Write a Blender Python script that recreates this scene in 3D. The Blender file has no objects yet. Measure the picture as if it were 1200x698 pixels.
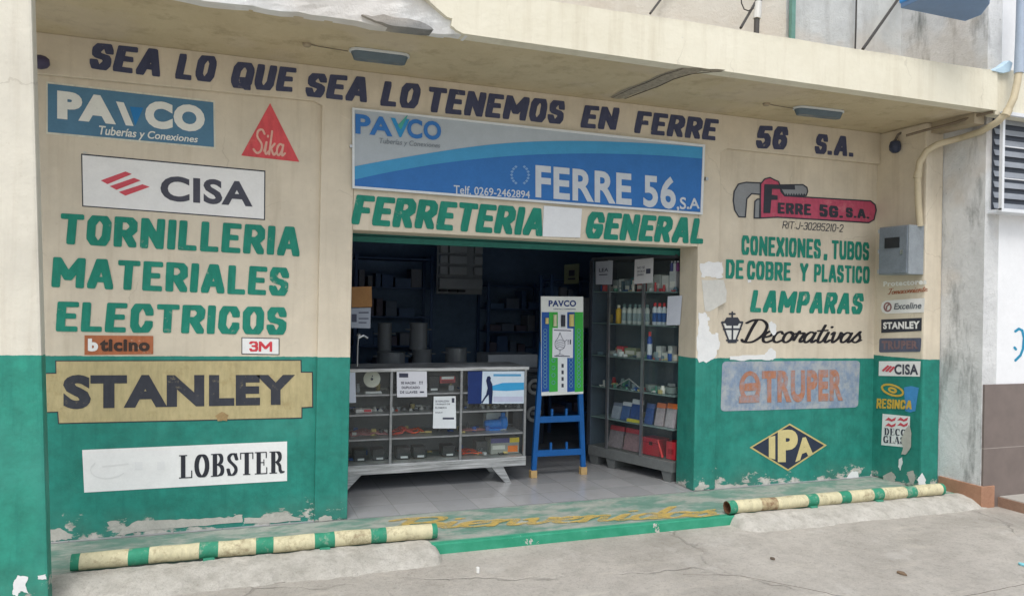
import bpy, bmesh, math, random
from mathutils import Vector, geometry
from mathutils.noise import noise as pnoise
random.seed(7)
S = bpy.context.scene
COL = S.collection

# ------------------------------------------------------------------ camera, sky, sun, exposure
YAW, PITCH, ROLL, FOC = math.radians(20.374), math.radians(0.117), math.radians(1.075), 900.0
CAM = Vector((0, -6, 1.72))
_f = Vector((math.sin(YAW)*math.cos(PITCH), math.cos(YAW)*math.cos(PITCH), math.sin(PITCH)))
_r0 = Vector((math.cos(YAW), -math.sin(YAW), 0)); _u0 = _r0.cross(_f)
RT = _r0*math.cos(ROLL) + _u0*math.sin(ROLL)
UP = _u0*math.cos(ROLL) - _r0*math.sin(ROLL)
cam = bpy.data.cameras.new('camera'); co = bpy.data.objects.new('camera', cam); COL.objects.link(co)
from mathutils import Matrix
M = Matrix((RT, UP, -_f)).transposed().to_4x4(); M.translation = CAM
co.matrix_world = M
cam.sensor_width = 36; cam.lens = FOC/1200*36; cam.clip_end = 2000; cam.clip_start = 0.05
S.camera = co
w = bpy.data.worlds.new('World'); S.world = w; w.use_nodes = True
nt = w.node_tree; bg = nt.nodes['Background']
sky = nt.nodes.new('ShaderNodeTexSky'); sky.sky_type = 'NISHITA'; sky.sun_disc = False
SUN_EL, SUN_AZ = math.radians(58), math.radians(205)
sky.sun_elevation = SUN_EL; sky.sun_rotation = SUN_AZ; sky.air_density = 1.2; sky.dust_density = 3; sky.ozone_density = 1
hs = nt.nodes.new('ShaderNodeHueSaturation'); hs.inputs['Saturation'].default_value = 0.5
nt.links.new(sky.outputs[0], hs.inputs['Color']); nt.links.new(hs.outputs[0], bg.inputs[0]); bg.inputs[1].default_value = 0.12
sl = bpy.data.lights.new('sun', 'SUN'); sl.energy = 1.1; sl.angle = math.radians(24); sl.color = (1, .975, .95)
so = bpy.data.objects.new('sun', sl); COL.objects.link(so)
sd = Vector((math.sin(SUN_AZ)*math.cos(SUN_EL), math.cos(SUN_AZ)*math.cos(SUN_EL), math.sin(SUN_EL)))
so.rotation_euler = (-sd).to_track_quat('-Z', 'Y').to_euler()
S.view_settings.view_transform = 'Standard'; S.view_settings.look = 'None'; S.view_settings.gamma = 1
S.view_settings.exposure = 0.62
S.cycles.use_denoising = True
S.cycles.max_bounces = 8; S.cycles.transparent_max_bounces = 12; S.cycles.diffuse_bounces = 5

# ------------------------------------------------------------------ photo point -> point on a real plane
class Pl:
    def __init__(s, pt, n): s.pt = Vector(pt); s.n = Vector(n).normalized()
    def p(s, px, py, off=0.0):
        d = _f + RT*((px-600)/FOC) - UP*((py-349)/FOC)
        t = (s.pt + s.n*off - CAM).dot(s.n)/d.dot(s.n)
        return CAM + d*t
def PY(v): return Pl((0, v, 0), (0, -1, 0))
def PX(v): return Pl((v, 0, 0), (-1, 0, 0))
def PZ(v): return Pl((0, 0, v), (0, 0, 1))

# ------------------------------------------------------------------ materials
def lin(r, g, b):
    f = lambda c: (c/255/12.92) if c <= 10 else ((c/255+.055)/1.055)**2.4
    return (f(r), f(g), f(b), 1)
class NT:
    def __init__(s, name):
        s.m = bpy.data.materials.new(name); s.m.use_nodes = True; s.t = s.m.node_tree
        s.b = s.t.nodes['Principled BSDF']; s.out = s.t.nodes['Material Output']
    def n(s, typ, ins=None, **kw):
        nd = s.t.nodes.new(typ)
        for k, v in kw.items(): setattr(nd, k, v)
        for k, v in (ins or {}).items(): s.set(nd.inputs[k], v)
        return nd
    def set(s, sock, v):
        if hasattr(v, 'is_output'): s.t.links.new(v, sock)
        else: sock.default_value = v
    def pos(s): return s.n('ShaderNodeNewGeometry').outputs['Position']
    def noise(s, scale, detail=4, rough=.6, vec=None, dist=0):
        return s.n('ShaderNodeTexNoise', {'Vector': vec or s.pos(), 'Scale': scale, 'Detail': detail, 'Roughness': rough, 'Distortion': dist}).outputs['Fac']
    def math(s, op, a, b=0.0, c=0.0):
        nd = s.n('ShaderNodeMath', operation=op)
        for i, v in enumerate((a, b, c)): s.set(nd.inputs[i], v)
        return nd.outputs[0]
    def step(s, v, lo, hi):
        nd = s.n('ShaderNodeMapRange', {'Value': v, 'From Min': lo, 'From Max': hi}); nd.clamp = True
        return nd.outputs[0]
    def mix(s, f, a, b, mode='MIX'):
        nd = s.n('ShaderNodeMix', data_type='RGBA', blend_type=mode)
        s.set(nd.inputs[0], f); s.set(nd.inputs[6], a); s.set(nd.inputs[7], b)
        return nd.outputs[2]
    def scaled(s, v, sx, sy, sz):
        return s.n('ShaderNodeVectorMath', {0: v, 1: (sx, sy, sz)}, operation='MULTIPLY').outputs[0]
    def bump(s, h, st=.3, d=.01):
        s.t.links.new(s.n('ShaderNodeBump', {'Height': h, 'Strength': st, 'Distance': d}).outputs[0], s.b.inputs['Normal'])
    def done(s, col, rough=.7, metal=0.0, spec=None):
        s.set(s.b.inputs['Base Color'], col); s.set(s.b.inputs['Roughness'], rough); s.set(s.b.inputs['Metallic'], metal)
        if spec is not None: s.b.inputs['Specular IOR Level'].default_value = spec
        return s.m
_mc = {}
def mat(rgb, rough=.65, var=.12, scale=9, metal=0.0, bump=0.0, spec=.3):
    k = (rgb, rough, var, scale, metal, bump)
    if k in _mc: return _mc[k]
    t = NT('paint_%d_%d_%d' % rgb); c = lin(*rgb)
    n1 = t.noise(scale, 6, .65); n2 = t.noise(scale*7, 3)
    f = t.math('ADD', t.math('MULTIPLY', t.step(n1, .3, .7), .65), t.math('MULTIPLY', t.step(n2, .3, .7), .35))
    d = tuple(x*(1-var*1.6) for x in c[:3]) + (1,); l = tuple(min(1, x*(1+var)) for x in c[:3]) + (1,)
    if bump: t.bump(n2, bump, .004)
    _mc[k] = t.done(t.mix(f, d, l), rough, metal, spec)
    return _mc[k]
def worn(rgb, under, amt=.5, scale=14, rough=.7):
    """hand painted enamel rubbed thin in places so the wall colour comes through"""
    k = ('worn', rgb, under, amt, scale)
    if k in _mc: return _mc[k]
    t = NT('worn_paint'); n = t.noise(scale, 8, .75); n2 = t.noise(3, 4)
    f = t.step(t.math('ADD', n, t.math('MULTIPLY', n2, .5)), .98-amt*.45, 1.12-amt*.3)
    c = t.mix(t.step(t.noise(1, 6, .7, vec=t.scaled(t.pos(), 30, 30, 7)), .3, .7), lin(*rgb), tuple(x*.72 for x in lin(*rgb)[:3])+(1,))
    c = t.mix(t.math('MULTIPLY', t.step(t.noise(5, 6, .7), .45, .7), .25), c, tuple(min(1, x*1.25+.03) for x in lin(*rgb)[:3])+(1,))
    t.bump(t.math('ADD', t.noise(30, 6, .7), t.math('MULTIPLY', f, -.6)), .45, .006)
    _mc[k] = t.done(t.mix(t.math('MULTIPLY', f, .85), c, lin(*under)), rough, 0, .3)
    return _mc[k]

CREAM, GREEN = (221, 211, 191), (44, 140, 126)
def wall_paint(name='wall_paint', peel=1.0, chips=1.0, base=CREAM, green=GREEN, zoff=0.0):
    t = NT(name); p = t.pos()
    sp = t.n('ShaderNodeSeparateXYZ', {0: p}); x, z = sp.outputs[0], sp.outputs[2]
    n = t.noise(2.2, 7, .68); fine = t.noise(40, 4); mid = t.noise(9, 6, .7)
    streak = t.noise(1, 5, .6, vec=t.scaled(p, 14, 14, .9))
    cream = t.mix(t.step(n, .3, .72), lin(*[int(c*.90) for c in base]), lin(*base))
    cream = t.mix(t.math('MULTIPLY', t.step(streak, .52, .75), .22), cream, lin(150, 132, 104))
    cream = t.mix(t.math('MULTIPLY', t.step(t.noise(5, 8, .8), .62, .74), .3), cream, lin(238, 232, 216))
    g2 = tuple(int(c*.8) for c in green)
    gr = t.mix(t.step(mid, .3, .7), lin(*g2), lin(*green))
    gr = t.mix(t.math('MULTIPLY', t.step(streak, .5, .74), .35), gr, lin(30, 112, 102))
    gr = t.mix(t.math('MULTIPLY', t.step(t.noise(16, 8, .8), .6, .75), .3), gr, lin(96, 168, 148))
    v = t.n('ShaderNodeTexVoronoi', {'Vector': t.n('ShaderNodeVectorMath', {0: p, 1: t.n('ShaderNodeVectorMath', {0: t.n('ShaderNodeTexNoise', {'Vector': p, 'Scale': 3.5, 'Detail': 6}).outputs['Color'], 1: (.35, .35, .35)}, operation='MULTIPLY').outputs[0]}, operation='ADD').outputs[0], 'Scale': .7}, feature='DISTANCE_TO_EDGE').outputs[0]
    hair = t.math('MULTIPLY', t.step(v, .0035, .001), t.step(t.noise(1.3, 3), .5, .56))
    cream = t.mix(t.math('MULTIPLY', t.step(t.noise(34, 6, .8), .6, .74), .35), cream, lin(160, 144, 116))
    cream = t.mix(t.math('MULTIPLY', hair, .2), cream, lin(118, 106, 86))
    gr = t.mix(t.math('MULTIPLY', t.step(t.noise(.9, 5, .7), .46, .68), .5), gr, lin(72, 156, 142))
    gr = t.mix(t.math('MULTIPLY', t.step(t.noise(1, 6, .7, vec=t.scaled(p, 22, 22, 1.6)), .55, .72), .4), gr, lin(26, 104, 94))
    bound = t.math('SUBTRACT', z, t.math('MULTIPLY_ADD', x, -.0115, 1.262+zoff))
    isg = t.step(t.math('ADD', bound, t.math('MULTIPLY', t.math('SUBTRACT', t.noise(14, 6, .7), .5), .016)), .0015, -.0015)
    c = t.mix(isg, cream, gr)
    plaster = t.mix(t.step(t.noise(22, 5), .3, .7), lin(168, 166, 158), lin(214, 212, 204))
    # flaking near the ground
    pm = t.math('ADD', t.noise(5.5, 9, .66, vec=t.scaled(p, 1, 1, 1.8)), t.math('MULTIPLY', t.step(z, .26, -.02), .25*peel))
    pk = t.step(pm, .735, .75)
    pkr = t.math('MULTIPLY', t.step(pm, .715, .735), t.math('SUBTRACT', 1.0, pk))
    ch = t.step(t.math('ADD', t.noise(7, 7, .6), t.math('MULTIPLY', t.noise(1.2, 2), .35)), .985-.03*chips, .99-.03*chips)
    k = t.math('MAXIMUM', pk, t.math('MULTIPLY', ch, isg))
    c = t.mix(t.math('MULTIPLY', pkr, .45), c, lin(196, 204, 192))
    c = t.mix(k, c, plaster)
    damp = t.math('MULTIPLY', t.step(z, .22, .0), t.step(t.noise(4, 6), .35, .65))
    c = t.mix(t.math('MULTIPLY', damp, .35), c, lin(96, 104, 92))
    h = t.math('ADD', t.math('ADD', t.math('MULTIPLY', t.noise(30, 6, .6), .5), t.math('MULTIPLY', t.noise(5, 5, .6), 1.2)), t.math('MULTIPLY', k, -.8))
    t.bump(h, .5, .008)
    return t.done(c, t.math('MULTIPLY_ADD', mid, .3, .5), 0, .3)
M_WALL = wall_paint()
_cp = PY(-1.08).p(25, 416)
M_COLUMN = wall_paint('column_paint', 1.0, 2.0, (225, 221, 206), (54, 152, 132), _cp.z-1.262+.0115*_cp.x)
_sp = PY(-.55).p(1096, 421)
M_SIDE = wall_paint('side_wall_paint', 1.0, 1.0, zoff=_sp.z-1.262+.0115*_sp.x)
def fascia_mat():
    t = NT('fascia_paint'); p = t.pos(); sp = t.n('ShaderNodeSeparateXYZ', {0: p})
    c = t.mix(t.step(t.noise(1.8, 7, .7), .3, .7), lin(218, 213, 193), lin(229, 225, 207))
    st = t.noise(1, 6, .65, vec=t.scaled(p, 9, 9, .7))
    c = t.mix(t.math('MULTIPLY', t.step(st, .5, .72), .28), c, lin(178, 166, 140))
    top = t.math('MULTIPLY', t.step(sp.outputs[2], 3.74, 3.86), t.step(t.noise(6, 8, .75), .42, .62))
    c = t.mix(t.math('MULTIPLY', top, .45), c, lin(150, 142, 126))
    c = t.mix(t.step(t.noise(11, 9, .75), .69, .72), c, lin(206, 204, 196))
    v = t.n('ShaderNodeTexVoronoi', {'Vector': t.n('ShaderNodeVectorMath', {0: p, 1: t.n('ShaderNodeVectorMath', {0: t.n('ShaderNodeTexNoise', {'Vector': p, 'Scale': 4, 'Detail': 6}).outputs['Color'], 1: (.3, .3, .3)}, operation='MULTIPLY').outputs[0]}, operation='ADD').outputs[0], 'Scale': .8}, feature='DISTANCE_TO_EDGE').outputs[0]
    cr = t.math('MULTIPLY', t.step(v, .004, .001), t.step(t.noise(1.1, 3), .5, .56))
    c = t.mix(t.math('MULTIPLY', cr, .18), c, lin(130, 122, 106))
    t.bump(t.noise(16, 8, .65), .4, .012)
    return t.done(c, .75, 0, .25)
M_CREAM = fascia_mat()

def concrete_street():
    t = NT('street_concrete'); p = t.pos()
    c = t.mix(t.step(t.noise(.7, 8, .7), .3, .7), lin(170, 165, 157), lin(201, 196, 187))
    c = t.mix(t.math('MULTIPLY', t.step(t.noise(3, 9, .75), .5, .72), .4), c, lin(140, 133, 123))
    c = t.mix(t.math('MULTIPLY', t.step(t.noise(2.1, 7, .7, vec=t.scaled(p, .6, 2.2, 1)), .56, .66), .5), c, lin(206, 200, 188))
    c = t.mix(t.math('MULTIPLY', t.step(t.noise(60, 4, .7), .52, .68), .4), c, lin(118, 112, 103))
    v = t.n('ShaderNodeTexVoronoi', {'Vector': t.n('ShaderNodeVectorMath', {0: p, 1: t.n('ShaderNodeVectorMath', {0: t.n('ShaderNodeTexNoise', {'Vector': p, 'Scale': 2.5, 'Detail': 5}).outputs['Color'], 1: (.5, .5, 0)}, operation='MULTIPLY').outputs[0]}, operation='ADD').outputs[0], 'Scale': .45}, feature='DISTANCE_TO_EDGE').outputs[0]
    c = t.mix(t.math('MULTIPLY', t.step(t.noise(11, 9, .8), .5, .66), .3), c, lin(128, 125, 120))
    c = t.mix(t.math('MULTIPLY', t.step(t.noise(1.6, 9, .78), .56, .6), .28), c, lin(212, 210, 204))
    cr = t.math('MULTIPLY', t.step(v, .006, .002), t.step(t.noise(.9, 3), .45, .55))
    c = t.mix(t.math('MULTIPLY', t.step(t.noise(130, 3, .6), .58, .7), .35), c, lin(214, 208, 198))
    c = t.mix(t.math('MULTIPLY', t.step(t.noise(.45, 6, .75), .52, .68), .3), c, lin(120, 114, 104))
    c = t.mix(t.math('MULTIPLY', cr, .2), c, lin(100, 97, 93))
    t.bump(t.math('ADD', t.noise(60, 9, .85), t.math('MULTIPLY', cr, -1)), .8, .015)
    return t.done(c, .85, 0, .2)
M_STREET = concrete_street()
def rough_plaster(a=(186, 187, 184), b=(222, 224, 222), dark=(96, 98, 94), amt=.6, name='weathered_plaster'):
    t = NT(name); p = t.pos()
    c = t.mix(t.step(t.noise(3, 8, .7), .3, .7), lin(*a), lin(*b))
    st = t.noise(1, 7, .7, vec=t.scaled(p, 5, 5, 1.2))
    c = t.mix(t.math('MULTIPLY', t.step(st, .52, .7), amt), c, lin(*dark))
    c = t.mix(t.math('MULTIPLY', t.step(t.noise(18, 9, .8), .6, .7), amt*.8), c, lin(*dark))
    c = t.mix(t.math('MULTIPLY', t.step(t.noise(.9, 3), .52, .6), .35), c, lin(206, 194, 178))
    t.bump(t.noise(24, 9, .75), .7, .02)
    return t.done(c, .9, 0, .2)
M_ROUGH = rough_plaster((196,198,198), (226,228,228), (100,104,102), .8)
M_UPPER = rough_plaster((190, 193, 192), (214, 217, 216), (150, 151, 149), .45, 'upper_wall_plaster')
M_SPALL = rough_plaster((226, 228, 228), (242, 243, 242), (150, 152, 152), .35, 'spalled_concrete')
M_NWALL = mat((232, 234, 236), .7, .04, 4, bump=.1)
def platform_mat():
    t = NT('platform_paint'); p = t.pos()
    sp = t.n('ShaderNodeSeparateXYZ', {0: p}); y, z = sp.outputs[1], sp.outputs[2]
    g = t.mix(t.step(t.noise(6, 6), .3, .7), lin(92, 130, 116), lin(118, 148, 136))
    bare = t.mix(t.step(t.noise(10, 6), .3, .7), lin(142, 148, 140), lin(172, 174, 166))
    wear = t.step(t.math('ADD', t.noise(3.2, 9, .7, vec=t.scaled(p, .7, 1.6, 1)), 0.0), .44, .56)
    c = t.mix(t.math('MULTIPLY', wear, .9), g, bare)
    edge = t.step(y, -.70, -.735)
    c = t.mix(edge, c, t.mix(t.step(t.noise(8, 6), .35, .7), lin(44, 140, 108), lin(66, 158, 128)))
    chip = t.step(t.math('ADD', t.noise(4.5, 9, .7), t.math('MULTIPLY', t.step(y, -.6, -.79), .08)), .69, .70)
    c = t.mix(chip, c, lin(188, 186, 178))
    t.bump(t.math('ADD', t.noise(30, 6, .7), t.math('MULTIPLY', chip, -.6)), .4, .008)
    return t.done(c, .75, 0, .3)
M_PLAT = platform_mat()
def tile_floor():
    t = NT('grey_floor_tiles'); p = t.pos()
    br = t.n('ShaderNodeTexBrick', {'Vector': p, 'Color1': lin(150, 152, 154), 'Color2': lin(166, 167, 168), 'Mortar': lin(138, 139, 140), 'Scale': 1.0, 'Mortar Size': .004, 'Brick Width': .33, 'Row Height': .33})
    br.offset = 0
    c = t.mix(t.math('MULTIPLY', t.step(t.noise(4, 8, .7), .5, .75), .35), br.outputs[0], lin(120, 118, 114))
    return t.done(c, t.math('MULTIPLY_ADD', t.noise(2, 3), .2, .12), 0, .5)
M_TILE = tile_floor()
def brown_tile():
    t = NT('brown_wall_tile'); p = t.pos()
    sp = t.n('ShaderNodeSeparateXYZ', {0: p})
    c = t.mix(t.step(t.noise(5, 6), .3, .7), lin(110, 100, 96), lin(124, 113, 108))
    zz = t.math('FRACT', t.math('DIVIDE', t.math('SUBTRACT', sp.outputs[2], .455), .60)); xx = t.math('FRACT', t.math('DIVIDE', t.math('SUBTRACT', sp.outputs[0], 6.0), 3.0))
    g = t.math('MAXIMUM', t.step(zz, .012, .008), t.step(xx, .012, .008))
    c = t.mix(g, c, lin(160, 152, 146))
    return t.done(c, .3, 0, .5)
M_BROWN = brown_tile()
def alu():
    t = NT('scuffed_aluminium'); p = t.pos()
    n = t.noise(1, 8, .75, vec=t.scaled(p, 3, 3, 70))
    c = t.mix(t.step(n, .34, .6), lin(128, 130, 130), lin(206, 209, 210))
    return t.done(c, t.math('MULTIPLY_ADD', n, .4, .25), .55, .4)
M_ALU = alu()
M_SILV = mat((150, 154, 157), .35, .2, 25, metal=.5)
M_STEEL = mat((176, 180, 184), .32, .12, 20, metal=.85)
def glass():
    t = NT('display_glass'); tr = t.n('ShaderNodeBsdfTransparent'); tr.inputs[0].default_value = (.95, .97, .96, 1)
    gl = t.n('ShaderNodeBsdfGlossy'); gl.inputs['Roughness'].default_value = .02
    fr = t.n('ShaderNodeFresnel', {'IOR': 1.4}); mx = t.n('ShaderNodeMixShader')
    back = t.n('ShaderNodeNewGeometry').outputs['Backfacing']
    t.t.links.new(t.math('MULTIPLY', fr.outputs[0], t.math('SUBTRACT', 1.0, back)), mx.inputs[0]); t.t.links.new(tr.outputs[0], mx.inputs[1]); t.t.links.new(gl.outputs[0], mx.inputs[2])
    du = t.n('ShaderNodeBsdfDiffuse'); du.inputs[0].default_value = (.7, .74, .76, 1); m2 = t.n('ShaderNodeMixShader')
    t.set(m2.inputs[0], t.math('MULTIPLY', t.step(t.noise(3, 6), .2, .8), .03))
    t.t.links.new(mx.outputs[0], m2.inputs[1]); t.t.links.new(du.outputs[0], m2.inputs[2]); t.t.links.new(m2.outputs[0], t.out.inputs['Surface'])
    return t.m
M_GLASS = glass()
def worn_clear(rgb, cover=.5):
    t = NT('worn_ground_paint'); t.done(lin(*rgb), .8, 0, .2)
    f = t.math('MULTIPLY_ADD', t.step(t.noise(9, 9, .75), cover-.08, cover+.1), .5, .2)
    mx = t.n('ShaderNodeMixShader'); tr = t.n('ShaderNodeBsdfTransparent')
    t.t.links.new(f, mx.inputs[0]); t.t.links.new(t.b.outputs[0], mx.inputs[1]); t.t.links.new(tr.outputs[0], mx.inputs[2])
    t.t.links.new(mx.outputs[0], t.out.inputs['Surface'])
    return t.m
M_NAVY = worn((72, 78, 106), CREAM, .18)  # navy lightened so a pale haze sits in the letter colour
M_SIGNGREEN = worn((34, 138, 118), CREAM, .22)
M_DARK = mat((56, 60, 70), .6, .15)  # black lettering tone, raised to hold the same haze in its colour
M_WHITE = mat((232, 233, 232), .6, .05)
M_PAPER = mat((226, 228, 232), .8, .04)
M_BLACK = mat((22, 22, 24), .6, .1)
M_RUST = mat((112, 78, 58), .9, .3, 20, bump=.5)
M_INT = mat((122, 150, 184), .8, .15, 2)
M_BLUESTEEL = mat((24, 92, 160), .4, .12, 8)

# ------------------------------------------------------------------ mesh builder
ORI = {}
class MB:
    def __init__(s): s.v = []; s.f = []; s.m = []
    def add(s, vs, fs, mi=0):
        o = len(s.v); s.v += [Vector(a) for a in vs]
        for f in fs: s.f.append([i+o for i in f]); s.m.append(mi)
        return s
    def box(s, lo, hi, mi=0):
        (a, b, c), (d, e, f) = lo, hi
        return s.add([(a,b,c),(d,b,c),(d,e,c),(a,e,c),(a,b,f),(d,b,f),(d,e,f),(a,e,f)],
                     [(0,3,2,1),(4,5,6,7),(0,1,5,4),(1,2,6,5),(2,3,7,6),(3,0,4,7)], mi)
    def hexa(s, b4, t4, mi=0):
        return s.add(list(b4)+list(t4), [(3,2,1,0),(4,5,6,7),(0,1,5,4),(1,2,6,5),(2,3,7,6),(3,0,4,7)], mi)
    def prism(s, pts, d, mi=0):
        pts = [Vector(p) for p in pts]; n = len(pts); d = Vector(d)
        return s.add(pts+[p+d for p in pts], [tuple(range(n)), tuple(range(2*n-1, n-1, -1))]+[(i, i+n, (i+1) % n+n, (i+1) % n) for i in range(n)], mi)
    def tube(s, path, r, seg=10, mi=0, caps=True):
        path = [Vector(p) for p in path]; n = len(path); rs = r if isinstance(r, (list, tuple)) else [r]*n
        base = len(s.v); prev = None
        for i, p in enumerate(path):
            d = (path[min(i+1, n-1)]-path[max(i-1, 0)]).normalized()
            if prev is None: prev = d.orthogonal().normalized()
            a = (prev - d*prev.dot(d)).normalized(); prev = a; b = d.cross(a)
            for k in range(seg):
                t = 2*math.pi*k/seg; s.v.append(p + (a*math.cos(t)+b*math.sin(t))*rs[i])
        for i in range(n-1):
            for k in range(seg):
                q = base+i*seg; k2 = (k+1) % seg
                s.f.append([q+k, q+k2, q+seg+k2, q+seg+k]); s.m.append(mi)
        if caps:
            s.f.append([base+k for k in range(seg-1, -1, -1)]); s.m.append(mi)
            s.f.append([base+(n-1)*seg+k for k in range(seg)]); s.m.append(mi)
        return s
    def lathe(s, c, prof, seg=20, mi=0):
        c = Vector(c); base = len(s.v)
        for r, z in prof:
            for k in range(seg):
                t = 2*math.pi*k/seg; s.v.append(c+Vector((r*math.cos(t), r*math.sin(t), z)))
        for i in range(len(prof)-1):
            for k in range(seg):
                q = base+i*seg; k2 = (k+1) % seg
                s.f.append([q+k, q+k2, q+seg+k2, q+seg+k]); s.m.append(mi)
        s.f.append([base+k for k in range(seg-1, -1, -1)]); s.m.append(mi)
        e = base+(len(prof)-1)*seg
        s.f.append([e+k for k in range(seg)]); s.m.append(mi)
        return s
def obj(name, mb, mats, parent=None, smooth=False, bevel=0, jitter=0, sub=0):
    if not isinstance(mats, (list, tuple)): mats = [mats]
    o0 = Vector((0, 0, 0)); q = parent
    while q is not None:
        if q.name in ORI: o0 = ORI[q.name]; break
        q = q.parent
    me = bpy.data.meshes.new(name)
    if parent is None:
        xs = [v.x for v in mb.v]; ys = [v.y for v in mb.v]; zs = [v.z for v in mb.v]
        o0 = Vector(((min(xs)+max(xs))/2, (min(ys)+max(ys))/2, min(zs)))
    me.from_pydata([v-o0 for v in mb.v], [], mb.f)
    for m in mats: me.materials.append(m)
    me.polygons.foreach_set('material_index', mb.m)
    bm = bmesh.new(); bm.from_mesh(me)
    bmesh.ops.recalc_face_normals(bm, faces=bm.faces) if not getattr(mb, 'flat', False) else None
    if bevel:
        es = [e for e in bm.edges if len(e.link_faces) == 2 and e.calc_face_angle(0) > .6]
        bmesh.ops.bevel(bm, geom=es, offset=bevel, segments=2, affect='EDGES', profile=.6)
    if sub:
        bmesh.ops.subdivide_edges(bm, edges=bm.edges, cuts=sub, use_grid_fill=True)
    if jitter:
        for v in bm.verts:
            p = v.co+o0
            v.co += Vector((pnoise(p*5.1), pnoise(p*5.1+Vector((9, 3, 1))), pnoise(p*5.1+Vector((1, 7, 4)))))*jitter
    bm.to_mesh(me); bm.free()
    if smooth: me.polygons.foreach_set('use_smooth', [True]*len(me.polygons)); me.set_sharp_from_angle(angle=math.radians(40))
    o = bpy.data.objects.new(name, me); COL.objects.link(o)
    if parent is not None: o.parent = parent
    else: o.location = o0; ORI[o.name] = o0
    return o
def tag(o, label, cat, group=None, kind=None):
    o['label'] = label; o['category'] = cat
    if group: o['group'] = group
    if kind: o['kind'] = kind
    return o
def thing(name, loc, label, cat, group=None):
    o = bpy.data.objects.new(name, None); COL.objects.link(o); o.location = loc; o.empty_display_size = .1
    ORI[o.name] = Vector(loc)
    return tag(o, label, cat, group)
def struct(name, mb, m, label, cat, **k):
    return tag(obj(name, mb, m, **k), label, cat, None, 'structure')
def copy_tree(o, parent=None, loc=None):
    c = o.copy(); COL.objects.link(c)
    if parent is not None: c.parent = parent
    if loc is not None: c.location = loc
    for ch in list(o.children): copy_tree(ch, c)
    return c

# ------------------------------------------------------------------ lettering
# sign painter's alphabet as brush paths: (width, [polylines on a unit box])
G = {}
def gl(ch, w, *pl): G[ch] = (w, pl)
c_ = .22
OCT = [(c_,0),(0,c_),(0,1-c_),(c_,1),(1-c_,1),(1,1-c_),(1,c_),(1-c_,0),(c_,0)]
gl('A',.78,[(0,0),(.42,1),(.58,1),(1,0)],[(.2,.28),(.8,.28)])
gl('B',.7,[(0,0),(0,1),(.75,1),(1,.86),(1,.64),(.8,.52),(0,.52)],[(.8,.52),(1,.38),(1,.16),(.75,0),(0,0)])
gl('C',.68,[(1,.72),(1,1-c_),(1-c_,1),(c_,1),(0,1-c_),(0,c_),(c_,0),(1-c_,0),(1,c_),(1,.28)])
gl('D',.7,[(0,0),(0,1),(.68,1),(1,.76),(1,.24),(.68,0),(0,0)])
gl('E',.62,[(1,1),(0,1),(0,0),(1,0)],[(0,.52),(.82,.52)])
gl('F',.62,[(1,1),(0,1),(0,0)],[(0,.5),(.8,.5)])
gl('G',.7,[(1,.75),(1,1-c_),(1-c_,1),(c_,1),(0,1-c_),(0,c_),(c_,0),(1-c_,0),(1,c_),(1,.45),(.6,.45)])
gl('I',.2,[(.5,0),(.5,1)])
gl('J',.6,[(1,1),(1,c_),(.75,0),(.25,0),(0,c_)])
gl('L',.6,[(0,1),(0,0),(1,0)])
gl('M',.95,[(0,0),(0,1),(.5,.3),(1,1),(1,0)])
gl('N',.74,[(0,0),(0,1),(1,0),(1,1)])
gl('O',.7,OCT); gl('0',.6,OCT)
gl('P',.68,[(0,0),(0,1),(.75,1),(1,.84),(1,.6),(.75,.45),(0,.45)])
gl('Q',.74,OCT,[(.6,.3),(1,-.06)])
gl('R',.7,[(0,0),(0,1),(.75,1),(1,.85),(1,.62),(.75,.48),(0,.48)],[(.5,.48),(1,0)])
gl('S',.66,[(1,.78),(.8,1),(.2,1),(0,.82),(0,.64),(.2,.54),(.8,.46),(1,.36),(1,.18),(.8,0),(.2,0),(0,.22)])
gl('T',.7,[(0,1),(1,1)],[(.5,1),(.5,0)])
gl('U',.7,[(0,1),(0,c_),(c_,0),(1-c_,0),(1,c_),(1,1)])
gl('V',.74,[(0,1),(.5,0),(1,1)])
gl('X',.74,[(0,0),(1,1)],[(0,1),(1,0)])
gl('Y',.74,[(0,1),(.5,.48),(1,1)],[(.5,.48),(.5,0)])
gl('5',.64,[(.95,1),(.08,1),(0,.56),(.7,.6),(1,.42),(1,.18),(.75,0),(.2,0),(0,.18)])
gl('6',.66,[(1,.8),(.78,1),(.22,1),(0,.78),(0,.22),(.22,0),(.78,0),(1,.2),(1,.4),(.78,.56),(.1,.54)])
gl('1',.3,[(.1,.8),(.6,1),(.6,0)])
gl('2',.62,[(0,.78),(.2,1),(.8,1),(1,.8),(1,.62),(0,0),(1,0)])
gl('3',.62,[(0,.86),(.2,1),(.8,1),(1,.82),(1,.65),(.7,.53),(.4,.53)],[(.7,.53),(1,.4),(1,.18),(.8,0),(.2,0),(0,.15)])
gl('8',.64,[(.2,.53),(0,.68),(0,.85),(.2,1),(.8,1),(1,.85),(1,.68),(.8,.53),(.2,.53),(0,.38),(0,.15),(.2,0),(.8,0),(1,.15),(1,.38),(.8,.53)])
gl('-',.4,[(0,.5),(1,.5)]); gl('.',.16,[(.5,.0),(.5,.01)]); gl(',',.18,[(.6,.06),(.55,-.04),(.2,-.4)]); gl(':',.16,[(.5,.15),(.5,.16)],[(.5,.7),(.5,.71)])
gl(' ',.42)
def pen_box(hx, hy, ch=.3):
    a, b = hx*(1-ch), hy*(1-ch)
    return [(-hx,-b),(-a,-hy),(a,-hy),(hx,-b),(hx,b),(a,hy),(-a,hy),(-hx,b)]
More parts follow.
